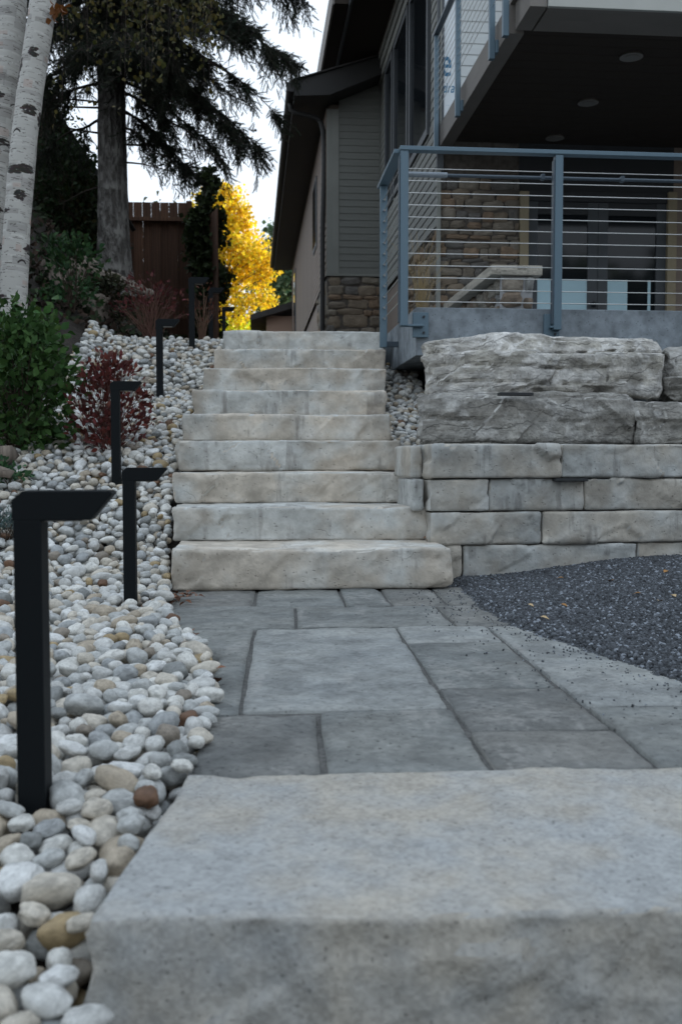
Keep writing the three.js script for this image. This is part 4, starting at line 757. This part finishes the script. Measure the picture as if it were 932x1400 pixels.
// logs and stones on the bank
{
  const log = (label, u0, v0, u1, v1, d0, d1, r) => { const a = pix(u0, v0, d0), b = pix(u1, v1, d1), g = tube([a, a.clone().lerp(b, 0.35).add(new THREE.Vector3(0, 0.02, 0)), a.clone().lerp(b, 0.7), b], (t) => r * (1 - 0.35 * t) * (0.9 + 0.25 * noise(t * 6, u0, 1)), 0, 12, 24), p = g.attributes.position; for (let i = 0; i < p.count; i++) { const k = 0.03 * noise(p.getX(i) * 9, p.getY(i) * 9, p.getZ(i) * 9); p.setXYZ(i, p.getX(i), p.getY(i) + k, p.getZ(i) + k); } g.computeVertexNormals();
    const caps = [a, b].map((c) => { const s = new THREE.SphereGeometry(r * 0.72, 10, 6); s.translate(c.x, c.y, c.z); return s; }); const o = solo('log', mergeGeometries([g, ...caps].map((x) => { const y = x.index ? x.toNonIndexed() : x; return y; })), M.log, label, 'log', 'logs on the bank'); return o; };
  log('pale fallen log lying down the bank in front of the spruce trunk', 105, 350, 152, 385, 9.6, 9.4, 0.085);
  log('fallen log running on towards the fence below the spruce trunk', 150, 380, 205, 402, 9.5, 9.3, 0.07);
  const rock = (label, u, v, d, s, seed) => { const p = pix(u, v, d), m = solo('bank_rock', stoneBlock(s[0], s[1], s[2], { seed, cell: 0.05, r: 0.07, rough: 0.06, facets: 0.05, top: 0.03 }), M.log, label, 'rock', 'rocks on the bank'); m.position.set(p.x, p.y - s[1], p.z); m.rotation.y = seed; };
  rock('dark flat rock on the bank beside the birch trunk', 62, 395, 8.7, [0.42, 0.22, 0.3], 1); rock('rough brown rock on the bank above the bright green shrub', 80, 360, 9.2, [0.5, 0.3, 0.35], 2); rock('low rock on the bank under the logs', 120, 402, 9.0, [0.45, 0.3, 0.3], 3); rock('small brown rock at the edge of the pebbles by the small plant', 8, 612, 5.55, [0.12, 0.09, 0.1], 4); rock('rounded brown rock among the pebbles beside the small green plant', 2, 632, 5.2, [0.1, 0.09, 0.1], 5);
}

// ------------------------------------------------------------------ birch pair
function birchBark(seed, marks) {
  const W = 512, Hh = 2048, cv = document.createElement('canvas'); cv.width = W; cv.height = Hh; const c = cv.getContext('2d'), R = mulberry(seed); c.fillStyle = '#b2b0aa'; c.fillRect(0, 0, W, Hh);
  for (let k = 0; k < 900; k++) { const l = 12 + 70 * R(); c.fillStyle = `rgba(${R() < 0.5 ? '225,224,220' : '160,156,150'},${0.12 + 0.2 * R()})`; c.fillRect(R() * W - l / 2, R() * Hh, l, 2 + 9 * R()); }
  for (let k = 0; k < 70; k++) { c.fillStyle = `rgba(70,66,64,${0.1 + 0.16 * R()})`; c.fillRect(R() * W - 60, R() * Hh, 90 + 200 * R(), 10 + 46 * R()); }
  for (let k = 0; k < 1700; k++) { const l = 6 + 60 * R() * R(); c.fillStyle = `rgba(45,38,35,${0.25 + 0.6 * R()})`; c.fillRect(R() * W, R() * Hh, l, 1 + 2.2 * R()); }
  for (let k = 0; k < 40; k++) { c.fillStyle = 'rgba(165,120,100,0.22)'; c.fillRect(R() * W, R() * Hh, 20 + 50 * R(), 8 + 30 * R()); }
  const blot = (x, y, w, h) => { for (let k = 0; k < 46; k++) { const a = (R() - 0.5), b = (R() - 0.5); c.fillStyle = `rgba(${28 + 20 * R()},${24 + 16 * R()},${22 + 12 * R()},0.75)`; c.beginPath(); c.ellipse(x + a * w * (1 - Math.abs(b)), y + b * h, w * (0.08 + 0.16 * R()), h * (0.05 + 0.1 * R()), 0, 0, 6.3); c.fill(); } };
  for (const [x, y, w, h] of marks) blot(x * W, y * Hh, w * W, h * Hh);
  for (let k = 0; k < 18; k++) { blot(R() * W, R() * Hh, 50 + 80 * R(), 14 + 40 * R()); const x = R() * W, y = R() * Hh; c.strokeStyle = 'rgba(35,28,26,0.9)'; c.lineWidth = 4 + 5 * R(); c.beginPath(); c.moveTo(x - 28, y + 14); c.quadraticCurveTo(x, y - 14, x + 28, y + 12); c.stroke(); }
  const t = new THREE.CanvasTexture(cv); t.colorSpace = THREE.SRGBColorSpace; t.wrapS = t.wrapT = THREE.RepeatWrapping; t.repeat.set(1, 1 / 3.4); return std({ map: t, bumpMap: t, bumpScale: 0.004, roughness: 0.8 });
}
{
  const R = mulberry(99);
  const make = (label, pts, r0, r1, mat, seed) => {
    const base = pts[0], g = thing('birch_tree', label, 'tree', 'birch trees on the bank', base.toArray()), loc = pts.map((p) => p.clone().sub(base));
    const tr = tube(loc, (t) => lerp(r0, r1, t) * (1 + 0.05 * noise(t * 14, seed, 0) + 0.35 * Math.exp(-t * 22)), 0, 28, 90), p = tr.attributes.position, n = tr.attributes.normal;
    for (let i = 0; i < p.count; i++) { const k = 0.006 * noise(p.getX(i) * 8, p.getY(i) * 5 + seed, p.getZ(i) * 8); p.setXYZ(i, p.getX(i) + n.getX(i) * k, p.getY(i), p.getZ(i) + n.getZ(i) * k); }
    part(g, 'trunk', tr, mat); return g;
  };
  const b1 = [[16, 440, 7.55], [20, 380, 7.55], [25, 290, 7.55], [34, 190, 7.56], [46, 95, 7.58], [58, 10, 7.6], [72, -160, 7.7], [80, -420, 7.8]].map((a) => pix(...a)); b1[0].y -= 0.15;
  const b2 = [[-22, 440, 7.85], [-16, 340, 7.85], [-4, 230, 7.85], [8, 110, 7.86], [17, 0, 7.88], [24, -160, 7.9], [20, -420, 8.0]].map((a) => pix(...a)); b2[0].y -= 0.15;
  const t1 = make('slender white birch trunk in front, leaning towards the spruce', b1, 0.098, 0.096, birchBark(4, [[0.30, 0.42, 0.10, 0.035], [0.34, 0.39, 0.08, 0.03], [0.52, 0.36, 0.12, 0.02], [0.45, 0.2, 0.2, 0.02], [0.3, 0.61, 0.07, 0.03], [0.55, 0.68, 0.14, 0.02], [0.75, 0.5, 0.1, 0.03], [0.05, 0.3, 0.1, 0.02], [0.85, 0.75, 0.1, 0.02]]), 2);
  make('white birch trunk half hidden behind the front one', b2, 0.125, 0.10, birchBark(9, [[0.4, 0.52, 0.12, 0.01], [0.5, 0.44, 0.12, 0.012], [0.6, 0.7, 0.12, 0.012], [0.3, 0.6, 0.1, 0.01]]), 5);
  // hanging leafy twigs
  const items = [], twigs = [], base = t1.position;
  for (let k = 0; k < 60; k++) {
    const u = 75 + 215 * Math.pow(R(), 0.8), v0 = -120 + 60 * R(), len = (60 + 190 * R()) * (u < 240 ? 1 : 0.72), d = 7.2 + 1.6 * R(), a = pix(u, v0, d).sub(base), b = pix(u + 14 * (R() - 0.5), v0 + len, d).sub(base);
    twigs.push(tube([a, a.clone().lerp(b, 0.5).add(randDir(R).multiplyScalar(0.02)), b], 0.0016, 0.0007, 4, 5));
    for (let i = 0; i < 22; i++) { const t = 0.25 + 0.75 * R(), q = a.clone().lerp(b, t).add(randDir(R).multiplyScalar(0.10)), dir = randDir(R).multiplyScalar(0.6); dir.y -= 0.8; items.push({ p: q, dir: dir.normalize(), roll: R() * 6.3, size: 0.03 + 0.022 * R() }); }
  }
  for (const [u, v] of [[72, 5], [78, 12], [70, 20], [84, 8], [66, 12]]) { for (let i = 0; i < 4; i++) items.push({ p: pix(u + 8 * R(), v + 8 * R(), 7.3).sub(base), dir: randDir(R), roll: R() * 6, size: 0.06, rust: true }); }
  const br = part(t1, 'twigs', mergeGeometries(twigs), std({ color: rgb(0.05, 0.035, 0.03), roughness: 0.9 })); br.userData.kind = 'stuff';
  for (const [x, y, z] of [[0.3, 4.7, 0.1], [0.7, 4.9, 0.1]]) { const h = b1[6].clone().sub(base); part(t1, 'limb', tube([h, h.clone().add(new THREE.Vector3(x * 0.5, 0.25, z)), h.clone().add(new THREE.Vector3(x + 0.7, 0.12, z))], 0.03, 0.01, 7, 8), std({ color: rgb(0.12, 0.10, 0.09), roughness: 0.9 })); }
  scatter(t1, 'leaves', leafShape(0.4, 0.2), leafMat([0.085, 0.08, 0.018], 0.4), items, (i, it) => { if (it.rust) return [2.0, 0.75, 0.6]; const k = 0.45 + 0.75 * R(), y = R(); return [k * (0.75 + 0.5 * y), k * (0.9 + 0.1 * y), k]; });
}

// ------------------------------------------------------------------ spruce
{
  const R = mulberry(2024), base = pix(156, 380, 11.4); base.y = surface(base.x, base.z) - 0.1;
  const foot = 2.55, g = thing('spruce_tree', 'big dark spruce with drooping boughs and bare grey trunk', 'tree', null, [base.x, Math.min(base.y, foot), base.z]), y0 = g.position.y;
  const tr = tube([[0, 0, 0], [0.005, 0.3, 0], [0, 1.2, 0], [0.0, 3, 0], [0.02, 5, 0], [0.02, 8, 0], [0.03, 12, 0]].map((a) => new THREE.Vector3(...a)), (t) => lerp(0.178, 0.06, t) * (1 + 0.55 * Math.exp(-t * 38)), 0, 26, 110), tp = tr.attributes.position, tn = tr.attributes.normal;
  for (let i = 0; i < tp.count; i++) { const k = 0.008 * noise(tp.getX(i) * 22, tp.getY(i) * 7, tp.getZ(i) * 22); tp.setXYZ(i, tp.getX(i) + tn.getX(i) * k, tp.getY(i), tp.getZ(i) + tn.getZ(i) * k); }
  part(g, 'trunk', tr, M.spruceBark);
  // one sprig of needles along +y
  const tri = [], RS = mulberry(3); for (let k = 0; k < 30; k++) { const t = k / 30, a = k * 2.4, up = 0.55 + 0.3 * RS(), L = 0.24 * (1 - 0.4 * t), d = new THREE.Vector3(Math.cos(a) * 0.9, up, Math.sin(a) * 0.9).normalize(), s = new THREE.Vector3(-Math.sin(a), 0, Math.cos(a))  .multiplyScalar(0.036), b = new THREE.Vector3(0, t, 0), e = b.clone().addScaledVector(d, L); tri.push(b.x - s.x, b.y, b.z - s.z, b.x + s.x, b.y, b.z + s.z, e.x, e.y, e.z); }
  for (let k = 0; k < 3; k++) { const a = k * 2.1, w = 0.02; tri.push(Math.cos(a) * w, 0, Math.sin(a) * w, -Math.cos(a) * w, 0, -Math.sin(a) * w, 0, 1.05, 0); }
  const sprig = new THREE.BufferGeometry(); sprig.setAttribute('position', new THREE.Float32BufferAttribute(tri, 3)); sprig.setAttribute('uv', new THREE.Float32BufferAttribute(new Float32Array(tri.length / 3 * 2), 2)); sprig.computeVertexNormals();
  const items = [], wood = [], limbs = [];
  const bough = (h, az, L, end, dens) => {
    const dir = new THREE.Vector3(Math.cos(az), 0, Math.sin(az)), pts = []; for (let i = 0; i <= 6; i++) { const t = i / 6; pts.push(new THREE.Vector3(dir.x * L * t, lerp(h, end, Math.pow(t, 1.5)) + 0.10 * Math.pow(t, 6) + 0.07 * noise(t * 4, h * 5, az * 3), dir.z * L * t).addScaledVector(randDir(R), 0.05 * t)); }
    const curve = new THREE.CatmullRomCurve3(pts); limbs.push(tube(pts, 0.021 * (0.7 + L * 0.2), 0.004, 6, 14));
    const side = new THREE.Vector3(-dir.z, 0, dir.x), n = Math.floor(L * 80 * dens);
    for (let i = 0; i < n; i++) {
      const t = 0.2 + 0.8 * R(), clump = 0.5 + 1.3 * noise(t * 6.3 + 0.3, h * 3.3, az * 5.7); if (clump < 0.34) continue; const p = curve.getPoint(t), l = (0.10 + 0.34 * R()) * (1.25 - 0.5 * t) * clamp(0.5 + clump, 0.4, 1.6), sgn = R() < 0.5 ? -1 : 1, d = side.clone().multiplyScalar(sgn * (0.2 + 0.8 * R())).addScaledVector(dir, -0.1 + 0.7 * R()); d.y = -0.15 - 0.95 * R(); d.normalize();
      const e = p.clone().addScaledVector(d, l); e.y -= 0.08 * R(); wood.push(tube([p, p.clone().lerp(e, 0.5).add(new THREE.Vector3(0, 0.02, 0)), e], 0.004, 0.0015, 3, 3));
      const m = Math.ceil(l / 0.042); for (let k = 0; k < m; k++) { const q = p.clone().lerp(e, (k + 0.3 + 0.5 * R()) / m), dd = d.clone().addScaledVector(randDir(R), 0.9); dd.y -= 0.25; items.push({ p: q, dir: dd.normalize(), roll: R() * 6.3, size: 0.075 + 0.055 * R() }); }
    }
    for (let i = 0; i < L * 14; i++) { const t = 0.4 + 0.6 * R(), q = curve.getPoint(t), dd = dir.clone().addScaledVector(randDir(R), 0.9); items.push({ p: q, dir: dd.normalize(), roll: R() * 6.3, size: 0.08 }); }
  };
  const up = (y) => y - y0;
  // boughs of the photograph's silhouette, then the rest of the whorls
  for (const [h, az, L, end, de] of [[6.4, 0.05, 2.15, 5.65, 1.4], [6.05, 0.12, 2.1, 4.95, 1.5], [5.7, -0.05, 1.95, 4.4, 1.4], [5.2, 0.15, 1.5, 4.05, 1.3], [4.9, 0.05, 1.2, 3.95, 1.3], [4.75, 0.25, 1.35, 3.75, 1.3], [5.3, -0.15, 1.75, 4.1, 1.3], [4.55, 0.0, 1.0, 3.7, 1.3], [4.4, 0.45, 0.75, 3.75, 1.2], [5.5, 0.45, 1.7, 4.5, 1.3], [5.95, 0.5, 1.9, 5.0, 1.3], [6.3, -0.3, 2.2, 5.2, 1.3], [5.4, -0.5, 1.6, 4.3, 1.2], [5.0, 0.8, 1.1, 4.4, 1], [4.6, -0.3, 0.9, 3.85, 1.1], [5.1, 3.0, 1.3, 4.5, 1], [4.8, 2.7, 1.1, 4.25, 0.9], [5.6, 3.3, 1.5, 4.8, 1.1], [6, 2.9, 1.6, 5.2, 1.1], [5.4, 3.6, 1.4, 4.6, 1], [4.5, 3.3, 0.9, 3.9, 0.8], [6.7, 0.2, 2.3, 5.9, 1.4], [6.9, -0.1, 2.2, 6.2, 1.3]]) bough(up(h), az, L, up(end), de);
  for (let k = 0; k < 34; k++) { const t = R(), h = 5.2 + 5.5 * t; const L = (1.1 + 1.1 * R()) * (1 - 0.4 * t); bough(up(h), R() * 6.283, L, up(h) - 0.35 - 0.35 * L, 0.8); }
  for (let k = 0; k < 30; k++) { const h = 5.3 + 1.8 * R(), L = 1.0 + 0.8 * R(); bough(up(h), 0.5 + 2.3 * R(), L, up(h) - 0.3 - 0.45 * L, 1.15); }
  const bare = [[4.55, 3.05, 1.1, 0.05], [4.25, 2.95, 0.9, -0.12], [4.15, 0.05, 1.0, 0.08], [3.95, 0.3, 0.7, 0.15], [4.6, 2.7, 0.9, 0.1], [3.7, 3.3, 0.6, 0.2]];
  for (const [h, az, L, dr] of bare) limbs.push(tube([new THREE.Vector3(0, up(h), 0), new THREE.Vector3(Math.cos(az) * L * 0.5, up(h) - dr * 0.3, Math.sin(az) * L * 0.5), new THREE.Vector3(Math.cos(az) * L, up(h) - dr, Math.sin(az) * L)], 0.014, 0.004, 5, 6));
  const wm = std({ color: rgb(0.045, 0.036, 0.03), roughness: 1 });
  limbs.forEach((l) => part(g, 'limb', l, wm)); part(g, 'branchlets', mergeGeometries(wood), wm).userData.kind = 'stuff';
  scatter(g, 'crown', sprig, std({ color: rgb(0.017, 0.025, 0.014), roughness: 0.9, side: THREE.DoubleSide }), items, () => { const k = 0.5 + 0.9 * R(); return [k * (0.8 + 0.6 * R()), k, k * 0.9]; });
  console.log('sprigs', items.length);
}

// ------------------------------------------------------------------ golden tree and the trees beyond
function leafTree(label, name, base, top, rad, o) {
  const R = mulberry(o.seed), g = thing(name, label, 'tree', o.group, base.toArray()), H = top - base.y, limbs = [], items = [];
  part(g, 'trunk', tube([new THREE.Vector3(), new THREE.Vector3(0.05, H * 0.3, 0), new THREE.Vector3(0, H * 0.8, 0)], 0.15 * o.k, 0.03, 9, 12), std({ color: rgb(0.06, 0.05, 0.04), roughness: 1 }));
  const clumps = []; for (let k = 0; k < o.clumps; k++) { const t = Math.pow(R(), 0.9), a = R() * 6.283, w = Math.sin(Math.PI * (0.14 + 0.80 * t)) ** 0.8, f = Math.sqrt(R()); clumps.push([new THREE.Vector3(Math.cos(a) * rad * w * f, H * (o.low + (1 - o.low) * t), Math.sin(a) * rad * w * f), (0.35 + 0.4 * R()) * o.puff]); }
  for (const [c] of clumps) limbs.push(tube([new THREE.Vector3(0, c.y * 0.7, 0), new THREE.Vector3(c.x * 0.5, c.y * 0.9, c.z * 0.5), c], 0.035 * o.k, 0.008, 4, 5));
  part(g, 'branches', mergeGeometries(limbs), std({ color: rgb(0.06, 0.05, 0.04), roughness: 1 })).userData.kind = 'stuff';
  for (let k = 0; k < o.leaves; k++) { const [c, r] = clumps[Math.floor(R() * clumps.length)], d = randDir(R), p = c.clone().addScaledVector(d, r * Math.pow(R(), 0.5)), dir = randDir(R); dir.y -= 0.4; items.push({ p, dir: dir.normalize(), roll: R() * 6.3, size: o.size * (0.6 + 0.8 * R()), h: p.y / H }); }
  scatter(g, 'crown', leafShape(0.42, 0.2), leafMat(o.colour, o.through), items, o.tint(R)); return g;
}
{
  const at = pix(303, 450, 36); at.y = 3.1;
  leafTree('golden yellow autumn tree in full sun beyond the house', 'golden_tree', at, 10.1, 1.9, { seed: 7, k: 1, low: 0.06, clumps: 120, puff: 1.0, leaves: 21000, size: 0.125, colour: [0.97, 0.78, 0.05], through: 0.5, tint: (R) => (i, it) => { const k = 0.5 + 0.6 * R(), o = R(), gr = it.h < 0.35 && R() < 0.5 ? 1 : 0; return gr ? [k * 0.72, k * 1.15, k] : [k, k * (0.78 + 0.35 * o), k * 0.8]; } });
  const hedge = pix(284, 450, 15.4); hedge.y = 2.2;
  leafTree('dark narrow evergreen behind the fence, in front of the golden tree', 'dark_evergreen', hedge, 4.95, 0.28, { seed: 11, k: 0.6, low: 0.02, clumps: 90, puff: 0.3, leaves: 5500, size: 0.075, colour: [0.03, 0.045, 0.018], through: 0.2, tint: (R) => () => { const k = 0.5 + R(); return [k, k, k * 0.8]; } });
  const h2 = pix(225, 450, 23); h2.y = 2.6;
  leafTree('dark leafy tree directly behind the timber fence', 'dark_evergreen', h2, 6.3, 1.1, { seed: 12, k: 0.6, low: 0.05, clumps: 60, puff: 0.7, leaves: 4200, size: 0.12, colour: [0.03, 0.045, 0.02], through: 0.2, tint: (R) => () => { const k = 0.5 + R(); return [k * 1.2, k, k * 0.8]; } });
  // trees around the drive, behind the viewpoint: they shade the low sky and darken what the glass mirrors
  [[-11, 5], [-8, 9], [8.2, 12], [11, 9], [13.5, 6]].forEach(([x, z], k) => leafTree('tall dark green tree beyond the drive, facing the house front', 'drive_tree', new THREE.Vector3(x, -0.65, z), 5.4 + 1.6 * hash(k, 3, 3), 2.6, { seed: 40 + k, group: 'trees beyond the drive', k: 1.4, low: 0.06, clumps: 60, puff: 2.0, leaves: 2600, size: 0.55, colour: [0.045, 0.07, 0.025], through: 0.3, tint: (R) => () => { const q = 0.6 + 0.8 * R(); return [q, q, q]; } }));
  const t1 = pix(395, 450, 52), t2 = pix(362, 450, 60); t1.y = 3.3; t2.y = 3.4;
  leafTree('green leafy tree beyond the garage, beside the eave', 'green_tree', t1, 12.6, 2.4, { seed: 13, k: 1.4, low: 0.05, clumps: 90, puff: 1.3, leaves: 6500, size: 0.24, colour: [0.07, 0.13, 0.06], through: 0.4, tint: (R) => () => { const k = 0.6 + 0.8 * R(); return [k * (0.8 + R() * 0.6), k, k]; } });
  leafTree('taller blue-green tree behind the golden tree', 'green_tree', t2, 14.2, 2.6, { seed: 14, k: 1.4, low: 0.1, clumps: 70, puff: 1.2, leaves: 5000, size: 0.24, colour: [0.08, 0.14, 0.08], through: 0.4, tint: (R) => () => { const k = 0.6 + 0.8 * R(); return [k, k, k]; } });
}

renderer.render(scene, camera);
